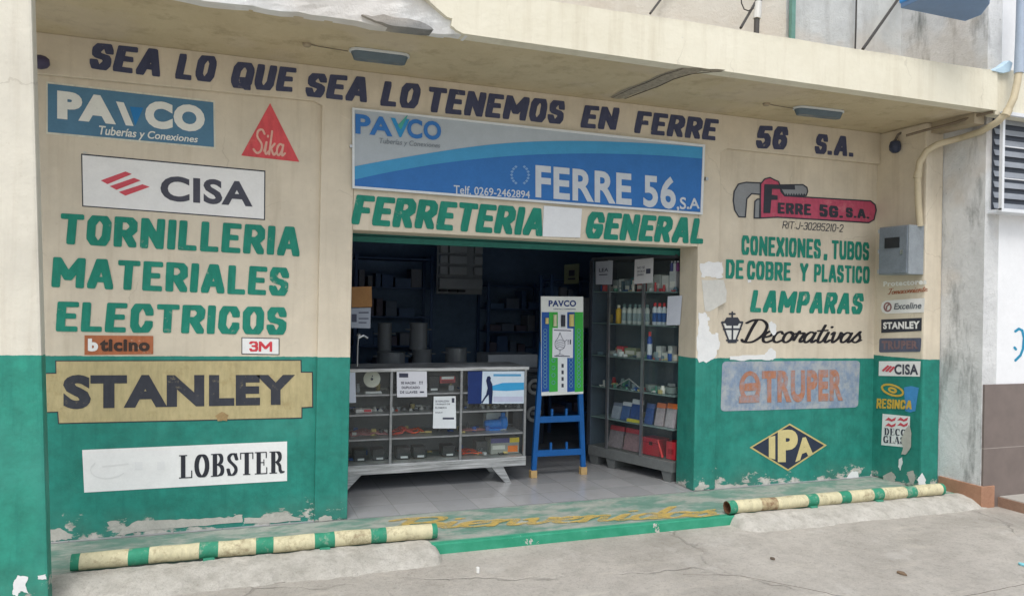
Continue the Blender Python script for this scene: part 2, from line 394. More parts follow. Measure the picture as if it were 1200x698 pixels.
def sweep(polys):
    """polys: list of (polyline, pen); returns the union as (verts2d, faces)"""
    V = []; F = []
    for pl, pen in polys:
        for a, b in zip(pl[:-1], pl[1:]):
            pts = [Vector((a[0]+x, a[1]+y)) for x, y in pen]+[Vector((b[0]+x, b[1]+y)) for x, y in pen]
            h = geometry.convex_hull_2d(pts); o = len(V)
            V += [pts[i] for i in h]; F.append(list(range(o, o+len(h))))
    return union(V, F)
def union(V, F):
    vs, es, fs, ov, oe, of = geometry.delaunay_2d_cdt(V, [], F, 0, 1e-5)
    return [tuple(v) for v in vs], [f for f, k in zip(fs, of) if k]
def brush(text, hx=.13, hy=.1, gap=.07, shear=0.0, chf=.3, rnd=.012):
    x = 0; P = []; pen = pen_box(hx, hy, chf)
    for ch in text:
        w, pls = G[ch]
        if ch == ' ': x += w+gap; continue
        w = max(w, 2*hx+.005); cw = w-2*hx
        for pl in pls:
            q = [(x+hx+cx*cw+random.uniform(-rnd, rnd), hy+cy*(1-2*hy)+random.uniform(-rnd, rnd)*.6) for cx, cy in pl]
            if pl[0] == pl[-1]: q[-1] = q[0]
            P.append(([(a+b*shear, b) for a, b in q], pen))
        x += w+gap
    return sweep(P)
def crom(pts, n=5):
    out = []; P = [pts[0]]+list(pts)+[pts[-1]]
    for i in range(1, len(P)-2):
        p0, p1, p2, p3 = P[i-1:i+3]
        for k in range(n):
            t = k/n
            out.append(tuple(.5*(2*p1[j]+(p2[j]-p0[j])*t+(2*p0[j]-5*p1[j]+4*p2[j]-p3[j])*t*t+(3*p1[j]-p0[j]-3*p2[j]+p3[j])*t**3) for j in (0, 1)))
    return out+[tuple(pts[-1])]
# brush script lower case, x-height .5, baseline 0
SC = {
 'D': (.72, [[(.3,1),(.24,.6),(.2,.05)], [(.0,.86),(.2,1),(.5,1),(.72,.75),(.7,.35),(.45,.03),(.15,.02),(.06,.12)]]),
 'B': (.7, [[(.26,1),(.22,.5),(.18,0)], [(.02,.84),(.2,1),(.55,1),(.62,.8),(.5,.58),(.28,.54),(.58,.5),(.68,.28),(.5,.03),(.2,.0),(.05,.1)]]),
 'e': (.36, [[(.02,.22),(.25,.3),(.28,.45),(.16,.5),(.04,.34),(.06,.1),(.2,.0),(.4,.12)]]),
 'c': (.34, [[(.28,.4),(.2,.5),(.06,.4),(.04,.14),(.18,.0),(.38,.12)]]),
 'o': (.4, [[(.2,.5),(.06,.4),(.04,.12),(.16,0),(.3,.12),(.32,.38),(.2,.5),(.28,.4),(.44,.42)]]),
 'r': (.34, [[(.02,.1),(.1,.52),(.14,.42),(.3,.44),(.24,.12),(.28,.02),(.38,.1)]]),
 'a': (.44, [[(.32,.44),(.18,.5),(.05,.34),(.05,.1),(.16,.0),(.3,.2),(.35,.48)], [(.35,.48),(.32,.12),(.36,.0),(.48,.12)]]),
 't': (.28, [[(.16,.85),(.1,.3),(.12,.04),(.2,.0),(.32,.12)], [(-.02,.56),(.3,.6)]]),
 'i': (.24, [[(.02,.12),(.1,.5)], [(.1,.5),(.08,.12),(.14,.0),(.26,.12)], [(.14,.74),(.15,.78)]]),
 'v': (.38, [[(.0,.4),(.08,.5),(.1,.14),(.16,.0),(.3,.2),(.32,.5)], [(.32,.5),(.4,.42)]]),
 's': (.34, [[(.0,.1),(.2,.54),(.2,.44),(.3,.2),(.2,.0),(.04,.06)], [(.2,.0),(.36,.12)]]),
 'n': (.46, [[(.02,.46),(.08,.5),(.06,0)], [(.07,.25),(.2,.48),(.3,.46),(.3,.12),(.36,.0),(.48,.12)]]),
 'd': (.44, [[(.3,.42),(.18,.5),(.05,.34),(.05,.1),(.16,.0),(.3,.2),(.4,1)], [(.4,1),(.34,.12),(.38,.0),(.48,.12)]]),
 'k': (.42, [[(.1,1),(.06,0)], [(.08,.2),(.3,.48)], [(.14,.26),(.3,.0),(.42,.1)]]),
 'S': (.55, [[(.5,.84),(.36,1),(.16,.92),(.14,.68),(.4,.4),(.4,.12),(.2,.0),(.0,.14)]]),
 'T': (.5, [[(.0,.86),(.12,.98),(.56,1)], [(.32,.98),(.24,.3),(.14,.02),(.0,.08)]]),
 'm': (.6, [[(.02,.46),(.06,0)], [(.06,.25),(.2,.48),(.26,.4),(.26,0)], [(.26,.25),(.4,.48),(.48,.4),(.47,.1),(.52,.0),(.62,.12)]]),
}
def script(text, hx=.055, hy=.035, shear=.28):
    x = 0; P = []
    for ch in text:
        w, pls = SC[ch]
        for pl in pls: P.append(([(x+a+b*shear, b) for a, b in crom(pl, 4)], pen_box(hx, hy, .45)))
        x += w
    return sweep(P)
def didone(text):
    T, t = .105, .022
    el = lambda cx, cy, rx, ry, a0, a1, n=16: [(cx+rx*math.cos(math.radians(a0+(a1-a0)*i/n)), cy+ry*math.sin(math.radians(a0+(a1-a0)*i/n))) for i in range(n+1)]
    st = lambda x: [([(x, t), (x, 1-t)], T, t), ([(x-.17, t), (x+.17, t)], .02, t), ([(x-.17, 1-t), (x+.17, 1-t)], .02, t)]
    D = {
     'L': (.66, st(.2)+[([(.2,t),(.6,t)],.02,t), ([(.6,t),(.6,.3)],.026,.02)]),
     'O': (.74, [(el(.37,.5,.25,.5-t,0,360,28), T, t)]),
     'C': (.72, [(el(.37,.5,.25,.5-t,50,310,24), T, t), ([(.6,.62),(.6,1-t)],.028,.02)]),
     'G': (.76, [(el(.37,.5,.25,.5-t,50,320,24), T, t), ([(.6,.62),(.6,1-t)],.028,.02), ([(.6,.05),(.6,.42)],.09,.02), ([(.45,.42),(.74,.42)],.02,t)]),
     'B': (.7, st(.2)+[([(.2,1-t),(.38,1-t)]+el(.38,.76,.14,.24-t,90,-90)+[(.2,.52)], .085, t), ([(.2,.52)]+el(.4,.27,.16,.25-t,90,-90)+[(.2,t)], .09, t)]),
     'D': (.74, st(.2)+[([(.2,1-t)]+el(.36,.5,.25,.5-t,90,-90)+[(.2,t)], .1, t)]),
     'S': (.6, [(crom([(.5,.7),(.42,.93),(.28,.97),(.13,.84),(.16,.66),(.42,.4),(.46,.2),(.32,.03),(.16,.06),(.08,.3)],4), .08, t), ([(.5,.68),(.5,1-t)],.02,.02), ([(.08,t),(.08,.32)],.02,.02)]),
     'T': (.68, [([(.34,t),(.34,1-t)],T,t), ([(.18,t),(.5,t)],.02,t), ([(.04,1-t),(.64,1-t)],.02,t), ([(.04,.72),(.04,1-t)],.026,.02), ([(.64,.72),(.64,1-t)],.026,.02)]),
     'E': (.68, st(.2)+[([(.2,t),(.6,t)],.02,t), ([(.6,t),(.6,.28)],.026,.02), ([(.2,1-t),(.58,1-t)],.02,t), ([(.58,.74),(.58,1-t)],.026,.02), ([(.2,.52),(.46,.52)],.02,t), ([(.46,.4),(.46,.64)],.022,.02)]),
     'R': (.76, st(.2)+[([(.2,1-t),(.38,1-t)]+el(.38,.75,.16,.25-t,90,-90)+[(.2,.5)], .09, t), ([(.4,.5),(.52,.35),(.55,.12),(.62,t),(.7,.06)], .075, .03)]),
     'A': (.74, [([(.06,t),(.36,1-t)],.025,t), ([(.38,1-t),(.6,t)],.1,t), ([(.14,.32),(.5,.32)],.02,t), ([(-.03,t),(.18,t)],.02,t), ([(.46,t),(.76,t)],.02,t)]),
    }
    x = 0; P = []
    for ch in text:
        w, ss = D[ch]
        for pl, hx, hy in ss: P.append(([(x+a, b) for a, b in pl], pen_box(hx, hy, .2)))
        x += w+.05
    return sweep(P)
_tc = 0
def typed(text, bold=.02, shear=0.0, space=1.0):
    cu = bpy.data.curves.new('lettering', 'FONT'); cu.body = text; cu.offset = bold; cu.shear = shear; cu.space_character = space+(bold*2 if bold >= .03 else 0)      # bold letters must not touch
    cu.dimensions = '2D'; cu.fill_mode = 'FRONT'; cu.resolution_u = 4
    ob = bpy.data.objects.new('lettering_tmp', cu); COL.objects.link(ob)
    dg = bpy.context.evaluated_depsgraph_get()
    me = bpy.data.meshes.new_from_object(ob.evaluated_get(dg))
    r = [(v.co.x, v.co.y) for v in me.vertices], [list(p.vertices) for p in me.polygons]
    bpy.data.objects.remove(ob); bpy.data.curves.remove(cu); bpy.data.meshes.remove(me)
    return r
def bil(q, u, v):
    a, b, c, d = q   # TL TR BR BL
    return (a*(1-u)+b*u)*v + (d*(1-u)+c*u)*(1-v)
def lettering(shape, pl, quad, m, parent=None, off=.004, name='lettering', span=None, extra=None):
    """lay a flat letter shape on plane pl inside the photo quad (x0,yt0,yb0,x1,yt1,yb1) or 4 corners"""
    V, F = shape
    if len(quad) == 6:
        x0, a, b, x1, c, d = quad; quad = [(x0, a), (x1, c), (x1, d), (x0, b)]
    q = [pl.p(*c, off) for c in quad]
    xs = [v[0] for v in V]; ys = [v[1] for v in V]
    x0, x1 = min(xs), max(xs); y0, y1 = span or (min(ys), max(ys))
    mb = MB() if extra is None else extra; mb.flat = True
    mb.add([bil(q, (v[0]-x0)/(x1-x0), (v[1]-y0)/(y1-y0)) for v in V], F)
    # thin real paint film
    if extra is not None: return mb
    return obj(name, mb, m, parent)
def film(pl, pts, m, parent=None, off=.002, name='panel', thick=None):
    """a painted patch or a board: outline given in photo points on a wall plane"""
    mb = MB(); P = [pl.p(x, y, off) for x, y in pts]
    if thick: mb.prism(P, -pl.n*thick)
    else: mb.add(P, [tuple(range(len(P)))])
    return obj(name, mb, m, parent)
def inset(q, d):
    cx = sum(p[0] for p in q)/len(q); cy = sum(p[1] for p in q)/len(q)
    return [(x+(d if x < cx else -d), y+(d if y < cy else -d)) for x, y in q]
def rag(pts, amp=1.5, n=4):
    """ragged outline between photo points"""
    out = []
    for (a, b), (c, d) in zip(pts, pts[1:]+pts[:1]):
        for k in range(n):
            t = k/n; j = 0 if k == 0 else amp
            out.append((a+(c-a)*t+random.uniform(-j, j), b+(d-b)*t+random.uniform(-j, j)))
    return out
def fan(mb, P, mi=0):
    """triangulated outline (any simple polygon)"""
    tri = geometry.tessellate_polygon([P]); mb.add(P, [tuple(t) for t in tri], mi); return mb
def blob(pl, pts, m, parent, off=.003, name='paint_patch', amp=1.5, n=4):
    mb = MB(); mb.flat = True; fan(mb, [pl.p(x, y, off) for x, y in rag(pts, amp, n)])
    return obj(name, mb, m, parent)

def strokes(pl, lines, wpx, m, parent, off=.004, name='painted_line'):
    """flat painted lines: photo polylines with a round brush, laid on plane pl"""
    pen = [(wpx*math.cos(k*math.pi/4), wpx*math.sin(k*math.pi/4)) for k in range(8)]
    V, F = sweep([(l, pen) for l in lines]); mb = MB(); mb.flat = True
    mb.add([pl.p(x, y, off) for x, y in V], F); return obj(name, mb, m, parent)
# ------------------------------------------------------------------ setting
ZS = -.075        # street level; the shop floor is 0
struct('street', MB().add([(-150,-150,ZS),(150,-150,ZS),(150,60,ZS),(-150,60,ZS)], [(0,1,2,3)]), M_STREET, 'worn light grey concrete street in front of the shop', 'street')
pf = MB(); pf.box((-1.35,-.78,ZS-.05),(6.40,.0,-.002))
struct('pavement', pf, M_PLAT, 'worn green painted raised pavement strip along the shop front', 'pavement', bevel=.008)
struct('shop_floor', MB().box((-1.2,.0,-.2),(7,6.2,0)), M_TILE, 'grey tiled floor inside the shop', 'floor')

XC = 6.18; YP = .04; ZSOF = 3.47; YF = -1.12
wall0 = PY(0); panel = PY(YP); side = PX(XC); fasc = PY(YF)
B = thing('shop_building', (2.5, .3, 0), 'cream and green single storey hardware shop front with deep canopy', 'building')
OX0, OX1, OZ = .905, 4.035, 2.235
PLX0, PLX1 = -1.35, .655      # left panel
PRX0, PRX1 = 4.27, XC         # right panel
ZB = 3.06                     # underside of the band that carries the slogan
obj('wall_panel', MB().box((PLX0,YP,0),(PLX1+.02,.35,ZSOF)), M_WALL, B)
obj('wall_panel', MB().box((PRX0-.02,YP,0),(PRX1+.2,.35,ZSOF)), M_WALL, B)
obj('pilaster', MB().box((PLX1,0,0),(OX0,.30,ZSOF)), M_WALL, B, bevel=.012)
obj('pilaster', MB().box((OX1,0,0),(PRX0,.30,ZSOF)), M_WALL, B, bevel=.012)
obj('lintel', MB().box((OX0,.001,OZ),(OX1,.30,ZSOF)), M_WALL, B, bevel=.008)
def bz(px, py): v = wall0.p(px, py); return (v.x, -.002, v.z)
band = MB(); l0, l1, r0, r1 = bz(44, 86.5), bz(368, 118), bz(853, 174), bz(1037, 193)
band.prism([(PLX0,-.002,l0[2]),l1,(OX0,-.002,ZB-.004),(OX1,-.002,ZB-.05),r0,(XC,-.002,r1[2]),(XC,-.002,ZSOF-.001),(PLX0,-.002,ZSOF-.001)], (0,.041,0))
obj('slogan_band', band, M_WALL, B, bevel=.006)
obj('side_wall', MB().box((XC,-.55,0),(6.40,.34,ZSOF)), M_SIDE, B, bevel=.02)
# free-standing front column, leaning a little as in the photo
pc = PY(-1.08)
cT, cB = pc.p(37, 0).x, pc.p(57.5, 698).x
zT, zB = pc.p(37, 0).z, pc.p(57.5, 698).z
k = (cB-cT)/(zB-zT); xb = cT+k*(ZS-zT)-.002; xt = cT+k*(ZSOF-zT); wd = .275
obj('column', MB().hexa([(xb-wd,-1.08,ZS-.02),(xb,-1.08,ZS-.02),(xb,-.97,ZS-.02),(xb-wd,-.97,ZS-.02)], [(xt-wd,-1.08,ZSOF),(xt,-1.08,ZSOF),(xt,-.97,ZSOF),(xt-wd,-.97,ZSOF)]), M_COLUMN, B, bevel=.015)
# canopy slab and fascia
zft = fasc.p(1168, 83).z
XE = fasc.p(1169, 110).x
xs0 = fasc.p(533, 30).x
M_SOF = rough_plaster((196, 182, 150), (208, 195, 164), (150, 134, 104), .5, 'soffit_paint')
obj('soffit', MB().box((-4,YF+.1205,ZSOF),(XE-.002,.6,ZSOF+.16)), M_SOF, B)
f = MB()
top = [(fasc.p(px, py).x, YF, fasc.p(px, py).z) for px, py in ((1169,83),(1100,72.5),(1050,65),(985,54),(930,45.5),(900,41),(850,31.5),(800,24),(720,12),(640,0))]
top.append((-4, YF, zft+.005))
fo = [(XE,YF,ZSOF)]+[(x, y, z+random.uniform(-.006,.006)) for x, y, z in top]
cut = [(470,-16),(500,-2),(508,6),(517,14),(524,20),(530,22),(529,30),(536,36),(542,38.5)]
fo = fo[:-1]+[(fasc.p(470,-16).x,YF,zft)]+[(fasc.p(a,b).x,YF,fasc.p(a,b).z) for a, b in cut[:-1]]+[(fasc.p(543,38.5).x,YF,ZSOF)]
tri = geometry.tessellate_polygon([[Vector(p) for p in fo]])
n = len(fo); vs = [Vector(p) for p in fo]; f.add(vs+[v+Vector((0,.12,0)) for v in vs], [tuple(t) for t in tri]+[tuple(i+n for i in reversed(t)) for t in tri]+[(i, i+n, (i+1) % n+n, (i+1) % n) for i in range(n)])
obj('fascia', f, M_CREAM, B)
# where the edge has broken away the bare concrete stands a little further back
sp = MB(); nx, nz = 60, 10
for i in range(nx+1):
    x = -4+(xs0+.1+4)*i/nx
    for j in range(nz+1):
        t = j/nz; z = ZSOF-.004+(zft-.01-ZSOF)*t
        hole = max(0, 1-abs(x-(xs0-.26))/.28)*max(0, 1-t*1.25)
        y = YF+.035+.03*pnoise(Vector((x*3, z*6, 2)))+.012*pnoise(Vector((x*14, z*14, 5)))+.06*hole
        zz = z+(.02*pnoise(Vector((x*4, 1, 3)))+.012*pnoise(Vector((x*15,1,9))) if j == 0 else 0)+.05*hole*(1-t)*0
        sp.v.append(Vector((x, y, zz)))
for i in range(nx):
    for j in range(nz):
        a = i*(nz+1)+j; sp.f.append([a, a+nz+1, a+nz+2, a+1]); sp.m.append(0)
for i in range(nx):                                     # underside and top back to the slab
    a = i*(nz+1); o = len(sp.v)
    sp.v += [Vector((sp.v[a].x, YF+.14, sp.v[a].z)), Vector((sp.v[a+nz+1].x, YF+.14, sp.v[a+nz+1].z))]
    sp.f.append([a, o, o+1, a+nz+1]); sp.m.append(0)
obj('spalled_edge', sp, M_SPALL, B)
chunk = MB(); cp0 = PY(YF+.004)
cpts = [cp0.p(*a) for a in rag([(424,17),(436,19.5),(450,17),(466,21),(480,22),(492,25),(504,31),(508,35),(488,33.5),(470,31.5),(455,29),(440,24.5)], .7, 2)]
ntri = geometry.tessellate_polygon([cpts]); nn = len(cpts)
chunk.add(cpts+[p+Vector((0,.12,0)) for p in cpts], [tuple(t) for t in ntri]+[(a, a+nn, (a+1) % nn+nn, (a+1) % nn) for a in range(nn)])
obj('bare_concrete', chunk, rough_plaster((122,123,122), (160,161,160), (84,84,83), .6, 'bare_concrete'), B, jitter=.003)
# end beam behind the fascia and upper wall
obj('end_beam', MB().box((XC+.05,YF+.12,ZSOF-.10),(XE-.004,-.552,ZSOF-.002)), mat((168,156,134), .8, .1, 4), B)
obj('upper_wall', MB().box((-6,-.02,ZSOF+.17),(8.6,.25,6.6)), M_UPPER, B)
# crack with bare bars in the soffit
sf = PZ(ZSOF)
def soffit_strip(pts, m, name, off=.003):
    mb = MB(); mb.flat = True; P = [Pl((0,0,ZSOF),(0,0,-1)).p(x, y, off) for x, y in pts]; fan(mb, P); return obj(name, mb, m, B)
soffit_strip(rag([(715,114),(728,106),(742,101),(760,94),(775,87),(798,80),(822,80),(850,82),(846,84.5),(822,84),(802,88),(786,95),(770,103),(752,107),(738,112),(734,116),(722,116)], .5, 3), mat((166,158,142), .9, .35, 30, bump=.8), 'spalled_strip')
for a in (([(717,114.5),(740,104),(760,96),(778,88),(800,80.5)]), ([(732,116),(752,108),(775,100),(790,93),(812,86),(845,83)])):
    obj('crack', MB().tube([Pl((0,0,ZSOF),(0,0,-1)).p(x, y+random.uniform(-.8,.8), .003) for x, y in a], [.002,.0045,.005,.0045,.003,.002][:len(a)], 6), M_BLACK if 0 else mat((92,86,76), .9, .2), B)
# interior shell
obj('interior_wall', MB().box((-1.2,5.2,0),(7,5.4,3.2)), M_INT, B)
obj('interior_wall', MB().box((-1.3,.36,0),(-1.1,5.2,3.2)), M_INT, B)
obj('interior_wall', MB().box((6.6,.36,0),(6.8,5.2,3.2)), M_INT, B)
obj('ceiling', MB().box((-1.3,.36,3.2),(6.8,5.4,3.4)), M_INT, B)
sh = MB()
for i in range(2): sh.hexa([(OX0-.1,.33,2.27-.05*i-.05),(OX1+.1,.33,2.27-.05*i-.05),(OX1+.1,.35,2.27-.05*i-.05),(OX0-.1,.35,2.27-.05*i-.05)], [(OX0-.1,.315,2.27-.05*i-.005),(OX1+.1,.315,2.27-.05*i-.005),(OX1+.1,.36,2.27-.05*i-.005),(OX0-.1,.36,2.27-.05*i-.005)])
obj('roller_shutter', sh, mat((40,112,104), .6, .15), B)
# peeled and patched places
PW = mat((226,228,228), .85, .06, 12, bump=.4)
PG = mat((184,182,174), .9, .12, 14, bump=.5)
def c6(*p): return [(800+x*.344, 230+y*.344) for x, y in p]
blob(wall0, c6((60,228),(100,224),(136,222),(138,250),(134,278),(100,276),(62,274)), PW, B)
blob(wall0, c6((64,284),(140,284),(150,320),(148,360),(120,376),(92,392),(76,390),(70,340)), mat((206,206,200), .85, .08, 20), B, amp=.5)
blob(wall0, c6((54,398),(72,394),(90,410),(86,440),(96,464),(122,466),(126,510),(112,545),(88,562),(56,566),(48,520),(52,450)), PW, B)
blob(panel, c6((292,430),(302,424),(318,436),(320,462),(310,474),(300,462)), PW, B, .007, amp=.7)
blob(panel, c6((160,544),(220,540),(280,538),(292,520),(304,516),(318,530),(316,552),(296,558),(240,556),(200,560),(162,556)), PW, B, amp=.7)
blob(panel, c6((220,284),(232,282),(234,292),(222,294)), PW, B, amp=.4)
def c7(*p): return [(x*.344, 458+y*.344) for x, y in p]
blob(panel, c7((395,490),(430,462),(470,440),(560,438),(640,436),(720,432),(780,428),(826,420),(826,446),(700,458),(600,466),(520,470),(450,482)), PG, B, amp=1)
blob(panel, c7((170,470),(205,466),(240,488),(244,502),(200,508),(172,512)), PG, B, amp=1)
blob(panel, c7((830,432),(900,428),(980,424),(1022,430),(1024,440),(940,448),(836,450)), PG, B, amp=.8)
blob(panel, c7((364,446),(395,440),(412,452),(400,462),(372,460)), PG, B, amp=.8)
blob(wall0, c7((1085,432),(1110,422),(1130,426),(1130,440),(1088,444)), PG, B, amp=.6)
blob(PY(-1.08), c7((46,650),(60,626),(96,632),(86,660),(98,690),(70,680),(60,698),(42,690)), PW, B, amp=.8)
blob(PY(-1.08), c7((128,628),(155,622),(160,640),(130,640)), PW, B, amp=.6)
def c9(*p): return [(800+x*.344, 458+y*.344) for x, y in p]
blob(panel, c9((80,318),(104,310),(130,318),(170,318),(190,330),(160,340),(110,348),(82,350)), PG, B, amp=.8)
blob(panel, c9((185,318),(220,316),(232,334),(210,342),(184,340)), PG, B, amp=.8)
blob(panel, c9((478,318),(520,304),(552,300),(580,272),(598,276),(604,306),(560,312),(520,322)), PW, B, amp=.8)
blob(side, c9((682,288),(712,274),(726,290),(722,308),(756,312),(760,326),(720,330),(684,322)), PG, B, amp=.8)
blob(side, c9((736,232),(748,224),(750,240),(742,270),(734,256)), PW, B, amp=.5)
blob(side, c9((764,276),(786,270),(792,300),(784,322),(774,310)), PG, B, amp=.6)
blob(PY(-.55), c9((800,300),(816,278),(828,300),(826,322),(806,320)), PW, B, amp=.6)

# neighbour on the right
N = thing('neighbour_building', (7.3, -.6, 0), 'white rendered neighbouring building with brown tile dado', 'building')
nb = PX(6.405)
YN = nb.p(1150, 500).y
obj('wall', MB().box((6.405,YN+.001,-.1),(6.60,1,5.5)), M_ROUGH, N, sub=0)
nf = PY(YN)
obj('wall', MB().box((6.58,YN-.002,-.1),(10,YN+.3,5.5)), M_NWALL, N)
zd = nf.p(1160, 450).z
obj('tile_dado', MB().box((nf.p(1149,500).x+.02,YN-.02,-.1),(10,YN-.001,zd)), M_BROWN, N)
TER = mat((168,128,104), .75, .14, 8, bump=.3)
obj('terracotta_kerb', MB().box((6.385,YN-.03,-.1),(6.55,-.56,.12)), TER, N, bevel=.006)
stp = PZ(ZS)
obj('step', MB().box((6.62,-2.6,-.15),(10,YN-.021,.02)), mat((172,168,160), .8, .1, 5, bump=.3), N, bevel=.006)
obj('step_riser', MB().box((6.60,-2.6,-.15),(6.618,YN-.021,.012)), mat((150,122,104), .8, .15, 8), N)
wn = thing('window_grille', (7.0, YN, 2.2), 'white painted steel window cage over dark louvres on the neighbouring wall', 'window grille')
gp = PY(YN-.13)
x0, x1 = gp.p(1174,200).x, gp.p(1174,200).x+1.3
z0, z1 = gp.p(1172,246).z, gp.p(1172,140).z+.06
fr = MB(); mW = mat((222,226,230), .5, .06)
for x in (x0, x1): fr.box((x-.014,YN-.145,z0),(x+.014,YN-.115,z1))
for z in (z0, z1): fr.box((x0-.014,YN-.146,z-.016),(x1+.014,YN-.114,z+.016))
fr.box((x0,YN-.13,z0-.012),(x0+.02,YN,z0+.012)); fr.box((x0,YN-.13,z1-.012),(x0+.02,YN,z1+.012)); fr.box((x0-.01,YN-.14,z0-.022),(x1,YN,z0-.017))
obj('frame', fr, mW, wn)
for zf in (.33, .66): obj('bar', MB().tube([(x0,YN-.13,z0+(z1-z0)*zf),(x1,YN-.13,z0+(z1-z0)*zf)], .006, 6), mW, wn)
for xf in (.28, .5, .75): obj('bar', MB().tube([(x0+(x1-x0)*xf,YN-.13,z0),(x0+(x1-x0)*xf,YN-.13,z1)], .007, 6), mW, wn)
lv = MB()
for i in range(9):
    z = z0+.03+i*(z1-z0)/9
    lv.hexa([(x0+.05,YN-.03,z),(x1,YN-.03,z),(x1,YN-.022,z+.006),(x0+.05,YN-.022,z+.006)], [(x0+.05,YN-.005,z+.075),(x1,YN-.005,z+.075),(x1,YN-.004,z+.08),(x0+.05,YN-.004,z+.08)])
obj('louvre_panel', lv, mat((150,156,164), .4, .1), wn)
obj('louvre_backing', MB().box((x0+.04,YN-.012,z0),(x1,YN-.003,z1)), mat((66,72,82), .6, .1), wn)
# graffiti on the white wall
gm = mat((40,140,176), .6, .1)
gq = strokes(nf, [[(1190,388),(1194,385),(1198,387),(1200,396),(1199,408),(1196,416),(1190,422)], [(1189,407),(1190.5,409)]], 1.5, gm, None, .004, 'graffiti')
tag(gq, 'blue spray painted curve and dot on the white neighbouring wall', 'graffiti')
# neighbour's canopy edge carries on
pn = PY(YF+.03)
obj('canopy_edge', MB().box((XE+.012,YF+.03,ZSOF-.03),(10,YN-.01,pn.p(1196,84).z)), M_CREAM, N, bevel=.006)

# ------------------------------------------------------------------ signs on the left panel
def c1(x, y): return (x*.3439, y*.3439)
def sgn(name, pl, pts, label, cat='painted sign', group=None):
    P = [pl.p(*p) for p in pts]; c = sum(P, Vector())/len(P); c.z = min(p.z for p in P)
    return thing(name, c, label, cat, group)
L = panel
q = [(54,95.6),(252,118),(252.8,174.7),(54,157)]
s = sgn('painted_sign', L, q, 'teal blue painted pipe brand sign with white border, topmost on the left wall panel')
film(L, q, worn((224,222,206), CREAM, .1), s, .002, 'border')
film(L, [(56,98),(250,120),(250.7,172.4),(56,154.8)], mat((84,126,154), .6, .08), s, .004)
mw = mat((226,228,222), .6, .05)
lettering(typed('PA', .065), L, (67,106,139,136,114,146), mw, s, .006)
film(L, [(136,119),(145,120.2),(156.5,147.8),(147.5,147)], mw, s, .006, 'logo')
film(L, [(152,125),(168,126.5),(158.5,147.5)], mat((40,122,184), .6, .08), s, .0062, 'logo')
lettering(typed('CO', .065), L, (170,117,150,240,124.5,155.5), mw, s, .006)
lettering(typed('Tuberías y Conexiones', .018, .2), L, (116,147,161,232,159.5,169.5), mw, s, .006)
tri = [(316.5,121),(350.8,189.8),(282.7,182.3)]
s = sgn('painted_sign', L, tri, 'red triangle sign with pale script on the left wall panel')
film(L, tri, worn((222,90,96), (222,120,110), .2), s, .003)
lettering(script('Sika', .05, .04, .12), L, (296,149,180,335,155.5,184), mat((222,176,160), .6, .1), s, .006)
q = [(95,180),(311,200),(310.6,258),(96.3,242)]
s = sgn('painted_sign', L, q, 'large white painted sign with three red slanted bars and dark capitals on the left panel')
film(L, q, M_DARK, s, .002, 'border'); film(L, [(96.4,181.7),(309.7,201.4),(309.3,256.6),(97.6,240.8)], M_WHITE, s, .004)
RED = mat((206,84,96), .6, .08)
for k in range(3):
    dx, dy = k*10.5, k*7.5
    film(L, [(118+dx,211.5+dy*.9),(147+dx*.95,201+dy),(154.5+dx,204+dy),(126+dx,215.8+dy*.9)], RED, s, .006, 'logo')
lettering(typed('CISA', .035), L, (188,205.3,235,296,213.5,242.5), mat((74,76,88), .6, .1), s, .006)
def line(word, pl, quad, m, label, sh=0.0, hx=.14, hy=.105, gap=.07, off=.004, cat='painted lettering', group=None, chf=.3):
    o = lettering(brush(word, hx, hy, gap, sh, chf), pl, quad, m, None, off, 'painted_lettering'); return tag(o, label, cat, group)
line('TORNILLERIA', L, (71.2,249.6,285.7,351,266,300.5), M_SIGNGREEN, 'green painted word TORNILLERIA on the cream left wall panel', .06, .125, .09, .1)
line('MATERIALES', L, (60.2,300.5,336.6,338.8,313.6,347), M_SIGNGREEN, 'green painted word MATERIALES on the cream left wall panel', .06, .125, .09, .1)
line('ELECTRICOS', L, (65.4,352.8,388.2,336,360,392.4), M_SIGNGREEN, 'green painted word ELECTRICOS on the cream left wall panel', .06, .125, .09, .1)
q = [(99,392.7),(179.6,393.4),(179.6,414.7),(99,415.7)]
s = sgn('painted_sign', L, q, 'small orange brown sign with white b under the left green lettering')
film(L, q, worn((182,112,76), CREAM, .3), s, .003)
lettering(typed('b', .06), L, (103,396.5,411.5,115,396.5,411.5), M_WHITE, s, .006)
lettering(typed('ticino', .05), L, (117,396.8,411.5,175.5,397.5,411.5), mat((64,52,48), .6, .1), s, .006)
q = [(283,395),(327.5,396),(327.5,415.7),(283,415)]
s = sgn('painted_sign', L, q, 'small white sign with red 3M above the green dado')
film(L, q, M_DARK, s, .002, 'border'); film(L, inset(q, 1), M_WHITE, s, .004)
lettering(brush('3M', .09, .085, .05), L, (292,399.5,411.5,319,400,412), mat((206,66,76), .6, .08), s, .006)
q = [(64.7,422),(353.3,421.3),(353.6,435.2),(366.7,435.3),(367,477.3),(354.5,478),(354.3,490),(68,496.5),(67,483),(53.5,483.5),(51.6,436.6),(65,436.4)]
s = sgn('painted_sign', L, q, 'big khaki sign plate with notched corners and heavy dark capitals on the green dado')
def ng(q, m, off, nm):
    mb = MB(); mb.flat = True; fan(mb, [L.p(x, y, off) for x, y in q]); return obj(nm, mb, m, s)
ng(q, M_DARK, .002, 'border'); ng(inset(q, 1.2), worn((190,177,134), (160,144,102), .4, 8), .004, 'panel')
lettering(typed('STANLEY', .055), L, (74,439,479.3,345.7,438.5,474), worn((60,63,72), (150,140,110), .3, 20), s, .006)
